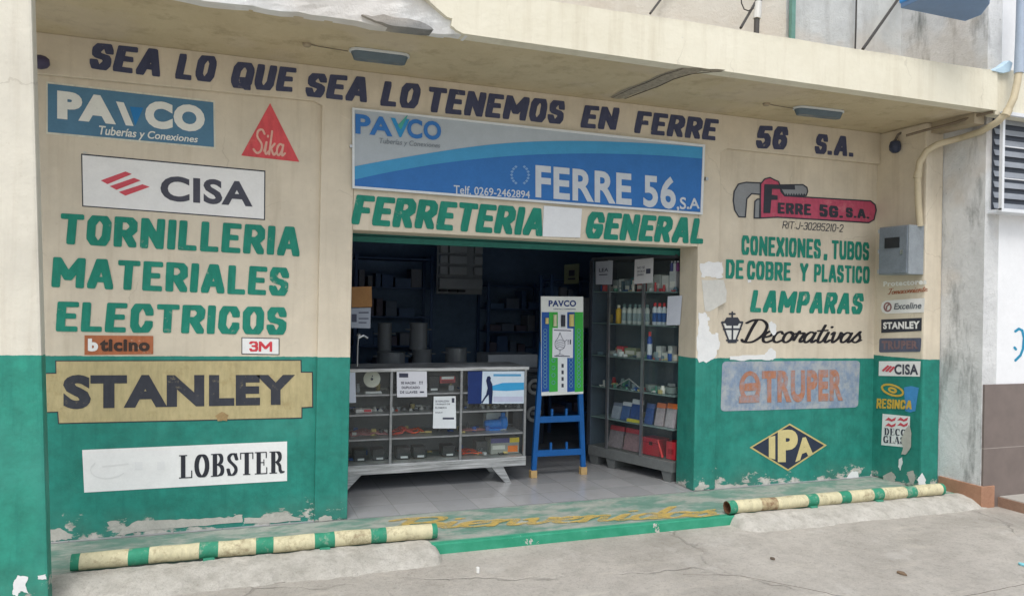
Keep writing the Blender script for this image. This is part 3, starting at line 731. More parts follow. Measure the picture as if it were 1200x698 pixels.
ms = MB(); ms.flat = True; fan(ms, [L.p(x, y, .0075) for x, y in rag([(252,487),(260,482),(268,486),(266,493),(255,493)], 1, 3)]); obj('rust_stain', ms, mat((162,138,98), .8, .25, 30), s)
q = [(96.3,526.8),(336.4,516.8),(336.4,563),(98.7,576.7)]
s = sgn('painted_sign', L, q, 'long white sign with a faded emblem and black serif capitals low on the green dado')
film(L, q, M_WHITE, s, .003)
lettering(didone('LOBSTER'), L, (209.8,533,560.5,333.6,528,553.8), mat((48,50,58), .6, .12), s, .006)
gh = mat((222,223,222), .7, .03)
strokes(L, [[(128+22*math.cos(a), 548+12*math.sin(a)-.1*(22*math.cos(a))) for a in [i*math.pi/9 for i in range(2, 12)]], [(120,546),(132,545),(150,543)]], .7, gh, s, .005, 'faded_emblem')
for x in (158, 184): film(L, [(x,541),(x+9,540.6),(x+9,549.5),(x,550)], mat((226,227,227), .7, .03), s, .005, 'faded_emblem')


# ------------------------------------------------------------------ slogan, banner and door lettering
SL = PY(-.002)
words = [('SEA',(105,49.5,80.5,187.5,58,90.5)),('LO',(205.4,62.6,92.8,254,66,97)),('QUE',(270.7,71.5,104.5,347.5,80,109.5)),('SEA',(358,85,113,430,90.5,120.4)),('LO',(445.8,94.6,124,493,98.7,128.3)),
 ('TENEMOS',(503,101.5,131.4,662,118.7,146.2)),('EN',(680.4,122.8,149.7,726,126.6,153)),('FERRE',(743.3,129.3,156,842.4,140.2,165.3)),('56',(886,146.9,173.7,923.8,148.8,176)),('S.A.',(954.8,156.3,180,1000,160.5,184))]
s = thing('painted_lettering', SL.p(552, 150), 'dark navy slogan painted along the wall right under the canopy', 'painted lettering')
for wd_, qd in words: lettering(brush(wd_, .128, .1, .1, .2, .25), SL, qd, M_NAVY, s, .004)

bp = PY(-.035)
q = [(413,126),(826.5,169.5),(823.5,251.5),(413,220.5)]
s = sgn('banner_sign', wall0, q, 'long blue and grey framed shop sign mounted above the doorway', 'shop sign')
P = [bp.p(*c, -.004) for c in q]
obj('panel', MB().prism(P, (0,.025,0)), mat((172,182,190), .5, .06), s)
def rim(q, d, m, parent, pl, off, th, name='frame'):
    mb = MB(); C = [pl.p(*c, off) for c in q]; ctr = sum(C, Vector())/4
    I = [pl.p(*c, off) for c in inset(q, d)]
    for i in range(4):
        j = (i+1) % 4; e = pl.n*-th
        mb.hexa([C[i],C[j],I[j],I[i]], [C[i]+e,C[j]+e,I[j]+e,I[i]+e])
    return obj(name, mb, m, parent)
rim(q, 2.6, mat((214,220,224), .45, .06), s, bp, .006, .012)
def poly(pl, pts, m, off, parent, name):
    mb = MB(); mb.flat = True; fan(mb, [pl.p(x, y, off) for x, y in pts]); return obj(name, mb, m, parent)
cy1 = crom([(415.5,195),(450,188.5),(500,180),(550,172.5),(592,168),(640,165.5),(700,165.5),(770,168.5),(823.5,172.5)], 4)
bl1 = crom([(415.5,210.5),(450,203),(500,194),(540,188.5),(590,183.5),(640,180.8),(700,180),(770,182),(823.5,186)], 4)
poly(bp, cy1+[(823.2,187.5)]+[(x, y+1.5) for x, y in bl1[::-1]], mat((66,150,198), .5, .06), -.001, s, 'swoosh')
poly(bp, bl1+[(821.3,248.5),(415.5,218)], mat((48,112,182), .5, .08), .0005, s, 'swoosh')
BLU = mat((52,116,186), .5, .06)
lettering(typed('PA', .035), bp, (416.5,133.2,156.5,460,138.3,160), BLU, s, .003)
lettering(typed('V', .03), bp, (458,138,160,480,140,161.8), mat((46,140,196), .5, .06), s, .0034)
film(bp, [(466,147),(479,133),(470,152)], mat((70,160,150), .5, .06), s, .0036, 'logo')
lettering(typed('CO', .035), bp, (477,138.7,161.8,517,142.8,164.8), BLU, s, .003)
lettering(typed('Tuberías y Conexiones', .004, .2), bp, (444.7,161.5,170,516,168,175), mat((120,130,140), .5, .06), s, .003)
LG = mat((196,204,212), .5, .06)
lettering(typed('FERRE 56', .03), bp, (627.5,192.3,231.5,792,207.5,245.5), LG, s, .003)
lettering(typed(',S.A', .02), bp, (793,230.5,248,820,232.5,246.5), LG, s, .003)
lettering(typed('Telf. 0269-2462894', .012), bp, (531.7,216.7,227,621,223.8,232.5), LG, s, .003)
em = MB()
for sg in (-1, 1):
    for i in range(7):
        a = math.radians(-60+i*20); cx = 609.5+sg*10*math.cos(a); cy = 205-11*math.sin(a)
        fan(em, [bp.p(cx+dx, cy+dy, .003) for dx, dy in ((-2,0),(0,-1.8),(2,0),(0,1.8))])
em.flat = True; obj('emblem', em, mat((120,160,206), .5, .08), s)
lb = MB()
for px, py in ((411,172),(826.5,210)): lb.box(tuple(wall0.p(px-1.5,py+1.5)+Vector((0,-.03,0))), tuple(wall0.p(px+1.5,py-1.5)))
obj('bracket', lb, M_STEEL, s)

line('FERRETERIA', wall0, (412,227.5,263,635.6,244,277), M_SIGNGREEN, 'green slanted word FERRETERIA painted over the doorway', .22, .13, .1, .075)
line('GENERAL', wall0, (686.5,247.2,279.5,824,256,286), M_SIGNGREEN, 'green slanted word GENERAL painted over the doorway', .22, .13, .1, .075)
q = [(637.5,241),(682,244.5),(680,278.5),(636,277)]
tag(film(wall0, q, mat((226,230,234), .7, .05), None, .012, 'paper_patch', thick=.01), 'blank white patch between the two green words over the doorway', 'patch')

# ------------------------------------------------------------------ right panel
def cw(x, y): return (840+x*.2148, 190+y*.2148)
def cwl(*p): return [cw(*a) for a in p]
def qc(f, x0, a, b, x1, c, d): (X0, A), (_, Bb), (X1, C), (_, D) = f(x0, a), f(x0, b), f(x1, c), f(x1, d); return (X0, A, Bb, X1, C, D)
s = sgn('painted_sign', L, cwl((90,85),(870,330)), 'red pipe wrench sign with dark lettering at the top of the right panel')
def outl(pts, m, off):
    strokes(L, [[cw(*p) for p in pts+pts[:1]]], .75, M_DARK, s, off+.001, 'outline')
    poly(L, [cw(*p) for p in pts], m, off-.001, s, 'painted_shape')
GRY = mat((140,144,148), .6, .1); PNK = worn((196,86,112), (206,132,140), .35)
outl([(90,210),(95,160),(118,120),(160,110),(238,114),(238,176),(190,172),(164,200),(156,300),(120,298),(98,262)], GRY, .003)
outl([(204,305),(208,214),(222,202),(238,202),(238,305)], GRY, .0035)
outl([(345,125),(470,123),(492,138),(496,160),(488,182),(370,184),(350,160)], GRY, .0035)
outl([(234,305),(240,118),(262,92),(290,84),(318,98),(338,106),(352,150),(372,184),(600,198),(840,212),(864,232),(870,262),(858,314),(830,330),(600,316),(330,300)], PNK, .005)
tz = MB(); tz.flat = True
for i in range(8): fan(tz, [L.p(*cw(x, y), .005) for x, y in ((372+i*14,184),(379+i*14,168),(386+i*14,184))])
obj('teeth', tz, M_DARK, s)
poly(L, cwl((260,120),(425,126),(428,150),(302,146),(300,178),(332,182),(332,206),(298,206),(292,278),(254,278)), M_DARK, .007, s, 'lettering')
for wd_, qd in (('ERRE',(332,220,280,515,229,291)),('5G.',(560,229,297,688,243,305)),('S.A.',(704,246,301,832,259,309))):
    lettering(brush(wd_, .13, .1, .1, .0), L, qc(cw, *qd), M_DARK, s, .007)
tag(lettering(brush('RIT:J-30285210-2', .05, .05, .1, .2), L, qc(cw, 358,320,362,692,340,382), M_DARK, None, .004, 'painted_lettering'), 'thin black tax number painted under the red wrench', 'painted lettering')
s = thing('painted_lettering', L.p(945, 330), 'two lines of narrow green capitals painted under the tax number', 'painted lettering')
for wd_, qd in (('CONEXIONES',(135,398,505,568,420,527)),(',',(583,500,535,604,501,536)),('TUBOS',(628,425,530,832,437,536)),('DE',(48,528,634,148,533,638)),('COBRE',(165,536,640,405,547,648)),('Y',(455,550,648,500,552,650)),('PLASTICO',(530,554,653,835,568,662))):
    lettering(brush(wd_, .125, .085, .085, .04), L, qc(cw, *qd), M_SIGNGREEN, s, .004)
def k6(x, y): return (800+x*.344, 230+y*.344)
line('LAMPARAS', L, qc(k6, 230,318,394,617,330,402), M_SIGNGREEN, 'green painted word LAMPARAS above the black script', .22, .13, .1, .1)
tag(lettering(script('Decorativas', .05, .035, .3), L, qc(k6, 197,415,500,612,428,500), worn((34,32,38), CREAM, .1), None, .004, 'painted_lettering'), 'black brush script word Decorativas beside a painted lantern', 'painted lettering')
s = sgn('painted_emblem', L, [k6(135,393), k6(205,500)], 'small black outlined lantern painted before the script word', 'painted emblem')
mb = MB()
for pts in (((150,412),(188,412),(200,432),(138,432)), ((146,432),(192,432),(188,440),(150,440))): mb.prism([L.p(*k6(*p), .0045) for p in pts], (0,.002,0))
strokes(L, [[k6(*p) for p in pts] for pts in (((134,430),(158,494)),((204,430),(180,494)),((170,440),(169,494)),((150,490),(188,490)),((156,496),(182,496)),((134,428),(204,428)),((169,412),(169,394)),((160,400),(178,400)),((140,452),(198,452)))], 1.0, M_DARK, s, .005, 'outline')
obj('painted_shape', mb, M_DARK, s)
poly(L, [k6(*p) for p in ((140,432),(198,432),(180,492),(158,492))], mat((214,216,212), .7, .05), .0028, s, 'painted_glow')
def rnd(q, r=4, n=4):
    """rounded corners in photo space (TL TR BR BL)"""
    out = []
    for i in range(4):
        p, a, b = Vector(q[i]), Vector(q[i-1]), Vector(q[(i+1) % 4])
        da, db = (a-p).normalized()*r, (b-p).normalized()*r
        for k in range(n+1):
            t = k/n; out.append(tuple((p+da)*(1-t)**2+p*2*t*(1-t)+(p+db)*t*t))
    return out
q = [(846.4,423.3),(1008,422.3),(1005.5,477),(844.5,481.6)]
s = sgn('painted_sign', L, q, 'faded blue grey rounded sign with worn orange capitals at the top of the right dado')
poly(L, rnd(q, 5), worn((132,152,176), (172,176,176), .75, 9), .003, s, 'panel')
ORG = worn((180,124,96), (146,148,158), .7, 22)
lettering(typed('TRUPER', .05), L, (893,434.5,472,988,432.5,469.5), ORG, s, .006)
strokes(L, [[(879+10*math.cos(a), 453+16*math.sin(a)) for a in [i*math.pi/10 for i in range(21)]]], 2.6, ORG, s, .006, 'logo'); poly(L, [(872,449),(888,448),(888,457),(872,458)], ORG, .0075, s, 'logo'); poly(L, [(866,464),(890,462),(890,471),(866,472)], ORG, .0078, s, 'logo')
q = [(878.4,524),(925.5,495.8),(969,521.3),(923.5,551.5)]
s = sgn('painted_sign', L, q, 'navy diamond sign with cream letters IPA low on the right dado')
poly(L, q, mat((196,180,120), .6, .1), .003, s, 'border'); poly(L, [(881.8,523.8),(925.4,497.8),(965.6,521.5),(923.6,549.2)], mat((48,56,74), .6, .12), .005, s, 'panel')
CRM = mat((206,192,138), .6, .1)
for ch, qd in (('I',(901,512,536,908.5,510,538)),('P',(911.5,504,541,935,502,541)),('A',(932,514,541,953,510,532))): lettering(typed(ch, .06), L, qd, CRM, s, .007)

# ------------------------------------------------------------------ the side wall's small signs and meter
def k8(x, y): return (1000+x*.2006, 300+y*.2006)
def kb(x, y): return (1000+x*.2577, 420+y*.2577)
D = side
s = sgn('painted_sign', D, [k8(175,140),k8(430,220)], 'worn grey and orange lettering right under the grey meter box')
lettering(typed('Protectores', .045), D, qc(k8, 175,148,178,428,130,165), mat((242,242,238), .7, .04), s, .005)
lettering(script('Tomacorriente', .06, .045, .2), D, qc(k8, 200,190,226,436,172,206), worn((176,112,84), CREAM, .3), s, .004)
q = [k8(166,262),k8(418,244),k8(412,328),k8(166,336)]
s = sgn('painted_sign', D, q, 'white pill shaped sign with grey italic text, second on the side wall')
poly(D, [k8(418,244),k8(412,328),k8(190,336),k8(168,325),k8(160,300),k8(168,272),k8(190,259)], M_WHITE, .003, s, 'panel')
strokes(D, [[k8(200+20*math.cos(a), 297+24*math.sin(a)) for a in [i*math.pi/8 for i in range(17)]], [k8(192,312),k8(196,292),k8(210,280)]], .9, mat((150,110,110), .6, .1), s, .005, 'logo')
lettering(typed('Exceline', .025, .2), D, qc(k8, 236,276,312,398,268,306), mat((112,118,124), .6, .1), s, .006)
q = [k8(163,370),k8(400,360),k8(398,436),k8(163,448)]
s = sgn('painted_sign', D, q, 'small black sign with white capitals on the side wall')
film(D, q, M_DARK, s, .003)
lettering(typed('STANLEY', .05), D, qc(k8, 174,386,426,388,378,424), M_WHITE, s, .006)
q = [k8(152,480),k8(398,477),k8(392,558),k8(150,562)]
s = sgn('painted_sign', D, q, 'small faded slate blue sign with brownish letters on the side wall')
poly(D, rnd(q, 2), worn((92,98,118), (130,126,124), .3), .003, s, 'panel')
lettering(typed('TRUPER', .05), D, qc(k8, 165,495,545,378,493,541), worn((130,108,112), (100,100,116), .4), s, .006)
q = [(1030,423),(1079,423),(1078,441),(1029.6,440)]
s = sgn('painted_sign', D, q, 'small white sign with red bars at the top of the side dado')
film(D, q, M_WHITE, s, .003)
for k in range(3): film(D, [(1033+k*4,434+k*.6),(1040+k*3.4,427.5+k*.7),(1042.5+k*3.4,428.5+k*.7),(1035.5+k*4,435+k*.6)], RED, s, .005, 'logo')
lettering(typed('CISA', .035), D, (1048,426.5,438.5,1076,426.5,439), mat((74,76,88), .6, .1), s, .006)
s = sgn('painted_sign', D, [kb(105,110),kb(298,240)], 'gold ring emblem and gold word beside a painted blue bucket on the side dado')
GLD = mat((206,172,74), .6, .12)
strokes(D, [[kb(178+rx*math.cos(a), 143+ry*math.sin(a)+.25*rx*math.cos(a)) for a in [i*math.pi/10 for i in range(21)]] for rx, ry in ((48,23),(16,9))], 1.2, GLD, s, .005, 'logo')
poly(D, [kb(*p) for p in ((230,130),(262,124),(298,132),(282,238),(258,244),(236,238))], mat((70,140,196), .6, .15), .003, s, 'painted_bucket')
lettering(brush('RESINCA', .12, .09, .08, .1), D, qc(kb, 105,180,226,265,190,230), GLD, s, .006)
q = [kb(133,250),kb(258,262),kb(254,404),kb(127,392)]
s = sgn('painted_sign', D, q, 'white square sign with red waves, torn at one side, lowest on the side dado')
film(D, q, M_WHITE, s, .003)
for i, (x, y) in enumerate(((150,272),(205,272),(150,298),(205,296))):
    poly(D, [kb(x-6, y+8), kb(x+10, y-6), kb(x+24, y+4), kb(x+44, y-6), kb(x+40, y+8), kb(x+24, y+14), kb(x+10, y+8)], RED, .005, s, 'logo')
lettering(didone('DECO'), D, qc(kb, 140,314,346,240,322,352), mat((70,72,84), .6, .1), s, .006)
lettering(didone('GLAS'), D, qc(kb, 136,350,382,232,356,388), mat((70,72,84), .6, .1), s, .006)
poly(D, rag([kb(*p) for p in ((252,300),(264,340),(262,400),(240,434),(218,436),(226,400),(216,370),(232,330))], .5, 3), PG, .0075, s, 'torn_patch')

# meter box, its conduit
yn_ = D.p(1083, 290).y
mp = PY(yn_)
xf = mp.p(1064, 290).x
mf = PX(xf)
yb_ = mf.p(1029, 293).y
zt_, zb_ = mf.p(1064, 263).z, mf.p(1064, 321).z
mtr = thing('meter_box', ((xf+XC)/2, (yn_+yb_)/2, zb_), 'grey steel electricity meter box mounted on the side wall', 'meter box')
STG = mat((142,150,156), .5, .16, 9)
obj('body', MB().box((xf+.012,yn_,zb_),(XC-.002,yb_,zt_)), STG, mtr, bevel=.006)
obj('door', MB().box((xf,yn_+.012,zb_+.012),(xf+.011,yb_-.012,zt_-.012)), mat((122,132,142), .5, .16, 9), mtr, bevel=.003)
def onm(px, py): v = mf.p(px, py); return v
a, b = onm(1037, 279), onm(1054, 290)
obj('window', MB().box((xf-.004,min(a.y,b.y),min(a.z,b.z)),(xf+.004,max(a.y,b.y),max(a.z,b.z))), mat((40,44,50), .2, .1), mtr)
a = onm(1057, 295)
obj('lock', MB().box((xf-.008,a.y-.015,a.z-.02),(xf+.004,a.y+.015,a.z+.02)), M_STEEL, mtr)
pv = mat((198,186,158), .5, .08, 6)
pp = [mp.p(1078, 265), PY(yn_).p(1076,235), PY(yn_).p(1075.5,205), PY(yn_-.01).p(1078,190), PY(yn_-.05).p(1086,177), PY(yn_-.13).p(1099,169), PY(-.72).p(1125,162), PY(-.95).p(1150,154), PY(-1.12).p(1169,143), PY(-1.19).p(1180,132), PY(-1.21).p(1188,115), PY(-1.21).p(1192,98), PY(-1.21).p(1194,84)]
cd = thing('conduit_pipe', tuple(pp[0]), 'cream plastic conduit bending from the canopy edge down to the meter box', 'pipe')
obj('pipe', MB().tube(crom([tuple(p) for p in pp], 1) if 0 else pp, .030, 12), pv, cd, smooth=True)
for i in (2, 9): obj('coupling', MB().tube([pp[i]+(pp[i+1]-pp[i]).normalized()*-.03, pp[i]+(pp[i+1]-pp[i]).normalized()*.03], .036, 12), pv, cd, smooth=True)
pu = PY(-1.21)
tag(obj('drain_pipe', MB().tube([pu.p(1194,86), pu.p(1196,40), pu.p(1198,-30)], .040, 12), mat((170,184,200), .4, .08), smooth=True), 'pale blue grey upright pipe at the canopy end by the neighbour', 'pipe')
tag(obj('cable', MB().tube([PY(-.5).p(1062,159), PY(-.6).p(1085,152.5), PY(-.8).p(1115,145), PY(-1.0).p(1145,135.5), PY(-1.1).p(1164,131)], .012, 8), mat((120,108,92), .7, .1)), 'thin brown cable run along the underside of the canopy end', 'cable')
bag = MB(); bag.flat = True
fan(bag, [PY(-1.13).p(x, y) for x, y in ((1163,83),(1174,78),(1183,71),(1187,74),(1184,84),(1176,86))])
v0 = bag.v[:]; bag = MB().prism(v0, (0,.06,.01)); tag(obj('plastic_scrap', bag, mat((186,212,228), .4, .06), bevel=.004), 'pale blue plastic scrap lying on the canopy corner', 'scrap')

# small bells lamps at the wall ends
def bell(pt, label):
    o = thing('wall_lamp', tuple(pt), label, 'lamp', 'small dark lamps under the canopy'); m = mat((58,66,88), .4, .12)
    obj('shade', MB().lathe(pt, [(.012,.0),(.045,-.02),(.055,-.06),(.052,-.10),(.03,-.125),(.008,-.13)], 16), m, o, smooth=True)
    obj('bracket', MB().tube([pt+Vector((0,0,-.005)), pt+Vector((.015,-.02,.05)), pt+Vector((.07,-.03,.08))], .012, 8), mat((110,104,96), .6, .1), o)
bell(PY(-.22).p(1049,164), 'small dark lamp hanging from a bracket under the right end of the canopy')
lp = thing('wall_lamp', tuple(PY(-.1).p(48,74)), 'small dark round lamp on the wall beside the left column', 'lamp', 'small dark lamps under the canopy')
pt = PY(-.1).p(48,73)
obj('shade', MB().tube([pt+Vector((-.06,0,0)), pt+Vector((-.03,0,0)), pt, pt+Vector((.03,0,.002)), pt+Vector((.05,0,.004))], [.04,.045,.048,.04,.02], 14), mat((70,66,92), .4, .12), lp, smooth=True)
obj('bracket', MB().tube([pt, pt+Vector((-.02,.11,0))], .012, 8), mat((90,86,90), .6, .1), lp)

# canopy strip lamps
def striplamp(pts, label, y0):
    SP = Pl((0,0,ZSOF-.02),(0,0,-1)); P = [SP.p(*p) for p in pts]; c = (P[0]+P[1])/2
    o = thing('strip_lamp', (c.x, c.y, ZSOF), label, 'lamp', 'strip lamps under the canopy')
    ax = (P[1]-P[0]); ax.z = 0; ln = ax.length; ax.normalize(); sd_ = Vector((0,0,1)).cross(ax)
    up = Vector((0,0,1))
    def lozenge(hl, hw, n=6):
        out = []
        for sgn_, a0 in ((1,-90),(-1,90)):
            for i in range(n+1):
                a = math.radians(a0+180*i/n); out.append(c+ax*(sgn_*(hl-hw)+hw*math.cos(a))+sd_*hw*math.sin(a))
        return out
    hl = ln/2
    obj('housing', MB().prism([p+up*(-.0) for p in lozenge(hl+.012,.066)], (0,0,.018)), mat((208,214,216), .5, .06), o, bevel=.003)
    mb = MB(); A = lozenge(hl,.054); Bq = lozenge(hl-.02,.036); n = len(A)
    A = [p-up*.002 for p in A]; Bq = [p-up*.05 for p in Bq]
    mb.add(A+Bq, [tuple(range(n)), tuple(range(2*n-1,n-1,-1))]+[(i,i+n,(i+1)%n+n,(i+1)%n) for i in range(n)])
    obj('diffuser', mb, mat((92,108,118), .25, .08), o, smooth=True)
    e = P[0]-ax*.02
    obj('cable', MB().tube([e+up*.0, e-ax*.10+up*.004, e-ax*.2+sd_*.01+up*.012, e-ax*.26+up*.015], .0035, 6), mat((120,112,98), .7, .1), o)
    obj('junction_cap', MB().lathe(e-ax*.28+up*.0, [(.03,.02),(.03,.004),(.02,-.004)], 12), mat((160,148,126), .7, .1), o)
striplamp([(411,60.5),(478,68.5)], 'bluish strip lamp on the canopy underside above the left pilaster', 0)
striplamp([(932,127.5),(986,133.5)], 'bluish strip lamp on the canopy underside near the right end', 0)

# ------------------------------------------------------------------ things above the canopy
pu = PY(-.08)
GP = mat((110,152,142), .5, .12)
for px, nm in ((927.5,'green steel post on the wall above the canopy middle'), (1077.5,'green steel post under the blue sign above the canopy')):
    a = pu.p(px, 75); tag(obj('steel_post', MB().box((a.x-.022,-.10,ZSOF+.16),(a.x+.022,-.06,6.4)), GP), nm, 'post', 'green posts above the canopy')
mD = mat((70,68,66), .6, .15)
tag(obj('brace_rod', MB().tube([PY(-.5).p(868,33), PY(-.1).p(890,-5), PY(-.1).p(897,-20)], .012, 6), mD), 'dark leaning rod crossing the short white pipe above the canopy', 'rod', 'dark rods above the canopy')
tag(obj('brace_rod', MB().tube([PY(-.5).p(1011,58), PY(-.1).p(1052,0), PY(-.1).p(1066,-20)], .014, 6), mD), 'dark slanted stay rod rising to the blue sign', 'rod', 'dark rods above the canopy')
tag(obj('brace_rod', MB().tube([PY(-.5).p(762,16), PY(-.1).p(774,0), PY(-.1).p(790,-20)], .010, 6), mD), 'leftmost dark rod leaning above the canopy', 'rod', 'dark rods above the canopy')
tag(obj('cable', MB().tube([pu.p(1002,62), pu.p(1003,30), pu.p(1004,-20)], .009, 6), mD), 'dark vertical cable on the plastered wall above the canopy', 'cable')
pvp = thing('vent_pipe', tuple(PY(-.4).p(887,45)), 'short white pipe with dark lower sleeve standing on the canopy', 'pipe')
obj('sleeve', MB().tube([PY(-.4).p(886,50), PY(-.4).p(887,20)], .024, 12), mat((84,82,80), .6, .1), pvp)
obj('pipe', MB().tube([PY(-.4).p(887,22), PY(-.4).p(888,13)], .034, 12).tube([PY(-.4).p(888,13), PY(-.4).p(889,2)], .029, 12), mat((216,216,212), .5, .05), pvp)
obj('cap', MB().tube([PY(-.4).p(889,2), PY(-.4).p(890,-10)], .030, 12), mat((84,82,80), .6, .1), pvp)
tag(obj('cable', MB().tube([PY(-.35).p(868,-8), PY(-.35).p(869,4), PY(-.35).p(872,11), PY(-.35).p(877,13), PY(-.35).p(883,10)], .006, 6), mD), 'thin dark cable looping beside the short white pipe', 'cable')
# blue sign box seen from below
bs = thing('sign_box', (6.2,-.8,4.6), 'blue plastic sign box on posts above the canopy right end', 'sign')
zq = PZ(fasc.p(1131,25).z)
y1_ = -1.0
A_ = PY(-1.05).p(1131,25.5); zz = A_.z
U = Pl((0,0,zz),(0,0,-1))
pts = [U.p(1055,10), U.p(1080,15), U.p(1131,25.5), U.p(1150,18), U.p(1160,5), U.p(1158,-6), U.p(1090,-6)]
obj('panel', MB().prism(pts, (0,0,.10)), mat((104,136,178), .4, .06), bs, bevel=.01)
pts2 = [p+(p-sum(pts, Vector())/7)*.03+Vector((0,0,.04)) for p in pts]
obj('rim', MB().prism(pts2, (0,0,.5)), mat((66,146,220), .4, .06), bs, bevel=.01)
# wall joints above
for px in (715, 817): 
    a = PY(-.02).p(px, 5); obj('wall_joint', MB().box((a.x-.008,-.032,ZSOF+.2),(a.x+.008,-.021,6.4)), mat((128,126,120), .9, .1), B)
a = PY(-.02).p(900, 5); obj('wall_return', MB().box((-6,-.05,ZSOF+.2),(PY(-.05).p(921,20).x,-.021,6.5)), rough_plaster((206,200,188), (216,212,202), (186,176,160), .3, 'upper_wall_cream'), B)

# ------------------------------------------------------------------ pavement fittings
def striped(name, y0, y1, pyl, pyr, brk, cols, label, mounts):
    r = .052; path = []
    def X(px): t = (px-brk[0])/(brk[-1]-brk[0]); return PY(y0+(y1-y0)*t).p(px, pyl+(pyr-pyl)*t).x
    xs = [X(b) for b in brk]
    o = thing(name, ((xs[0]+xs[-1])/2, (y0+y1)/2, 0), label, 'barrier pipe', 'striped pipes on the pavement edge')
    P = lambda x: Vector((x, y0+(y1-y0)*(x-xs[0])/(xs[-1]-xs[0]), r+.006))
    mb = MB(); ms = [worn((210,203,168), (134,118,92), .5, 22), worn((52,142,112), (170,176,160), .45, 22), M_RUST]
    for i in range(len(xs)-1):
        e = .001
        n_ = 4
        mb.tube([P(xs[i]+(xs[i+1]-xs[i])*k/n_) for k in range(n_+1)], r, 20, cols[i], caps=False)
    # bore
    d = (P(xs[-1])-P(xs[0])).normalized()
    mb.tube([P(xs[0]), P(xs[0])+d*.25], r*.86, 20, 2, caps=False); mb.tube([P(xs[-1]), P(xs[-1])-d*.25], r*.86, 20, 2, caps=False)
    for E_, s_ in ((P(xs[0]),1),(P(xs[-1]),-1)):
        a = d.orthogonal().normalized(); b = d.cross(a); o_ = len(mb.v)
        for rr in (r, r*.86):
            for k in range(20): t = 2*math.pi*k/20; mb.v.append(E_+(a*math.cos(t)+b*math.sin(t))*rr)
        for k in range(20): mb.f.append([o_+k, o_+(k+1)%20, o_+20+(k+1)%20, o_+20+k]); mb.m.append(2)
        mb.add([E_+d*s_*.2+(a*math.cos(2*math.pi*k/20)+b*math.sin(2*math.pi*k/20))*r*.87 for k in range(20)], [tuple(range(20))], 3)
    obj('pipe', mb, ms+[M_BLACK, worn((196,184,146), (116,84,62), .8, 12)], o, smooth=True, jitter=.006)
    for px in mounts:
        c = P(X(px)); obj('mount', MB().box((c.x-.035,c.y-.06,-.002),(c.x+.035,c.y+.03,.022)), mat((62,142,116), .6, .15), o, bevel=.004)
    return o
striped('barrier_pipe', -.64, -.66, 661, 622, [83.6,93.6,151,175,234,256,300,320,368,392,434,451.6,505,511], [1,0,1,0,1,0,1,0,1,0,1,0,1], 'green and cream striped pipe on the pavement edge in front of the left panel', (245, 380))
striped('barrier_pipe', -.74, -.77, 594, 577, [852,861,889,908,942.8,955.5,981.6,993.7,1020,1032,1058.7,1070.7,1100,1103], [1,0,4,0,1,0,1,0,1,0,1,0,1], 'green and cream striped pipe with rusty open end in front of the right panel', (949, 1026))
def ramp(x0, x1, yb, yf, label, zt=.008):
    nx, ny = 150, 16; mb = MB(); 
    for i in range(nx+1):
        u = i/nx; x = x0+(x1-x0)*u
        e = min(1, min(u, 1-u)*(x1-x0)/.14); e = math.sqrt(max(0, 1-(1-e)**2))
        f_ = yf+.035*pnoise(Vector((x*2.1, 3, 1)))+.025*pnoise(Vector((x*7, 3, 6)))+.012*pnoise(Vector((x*23, 3, 6)))
        for j in range(ny+1):
            v = j/ny; y = yb+(f_-yb)*v*(.35+.65*e)
            h = (1-v**2.2)*(.35+.65*e)
            z = ZS-.01+(zt-ZS+.012)*h*min(1, e*1.3+.05)+.009*pnoise(Vector((x*6,y*6,2)))+.006*pnoise(Vector((x*19,y*19,4)))
            mb.v.append(Vector((x, y, z)))
    for i in range(nx):
        for j in range(ny):
            a = i*(ny+1)+j; mb.f.append([a, a+1, a+ny+2, a+ny+1]); mb.m.append(0)
    t = NT('ramp_concrete'); c = t.mix(t.step(t.noise(5, 8, .7), .3, .7), lin(182,179,170), lin(208,205,197)); c = t.mix(t.math('MULTIPLY', t.step(t.noise(9, 9, .8), .46, .66), .6), c, lin(148,144,134)); c = t.mix(t.math('MULTIPLY', t.step(t.noise(50, 5, .7), .55, .7), .4), c, lin(122,118,110)); t.bump(t.noise(30, 9, .8), .9, .02)
    return tag(obj('concrete_ramp', mb, t.done(c, .9, 0, .2), smooth=True), label, 'ramp', 'concrete kerb wedges')
ramp(-1.5, 1.44, -.69, -1.03, 'pale rough concrete wedge at the kerb below the left striped pipe')
ramp(3.86, 6.56, -.77, -1.04, 'pale rough concrete wedge at the kerb below the right striped pipe')
pz = PZ(.0)
tag(lettering(script('Bienvenidos', .06, .055, .1), pz, [(452,607),(852,589.5),(842,604.5),(446,622)], worn_clear((200,172,96), .52), None, .004, 'painted_lettering'), 'worn yellow welcome word painted on the green pavement at the doorway', 'painted lettering')
cr = MB(); sz = PZ(ZS+.0005)
for pts in ([(800,672),(870,674),(960,693),(1000,700)], [(1130,698),(1170,690),(1200,684)], [(70,698),(200,694),(330,682),(430,668),(510,660)]):
    cr.tube([sz.p(x+random.uniform(-1,1), y+random.uniform(-.6,.6)) for a, b in zip(pts[:-1], pts[1:]) for x, y in [(a[0]+(b[0]-a[0])*k/5, a[1]+(b[1]-a[1])*k/5) for k in range(5)]]+[sz.p(*pts[-1])], .0028, 5)
tag(obj('street_cracks', cr, mat((132,127,119), .95, .2)), 'thin dark cracks in the concrete street', 'cracks', None, 'structure')
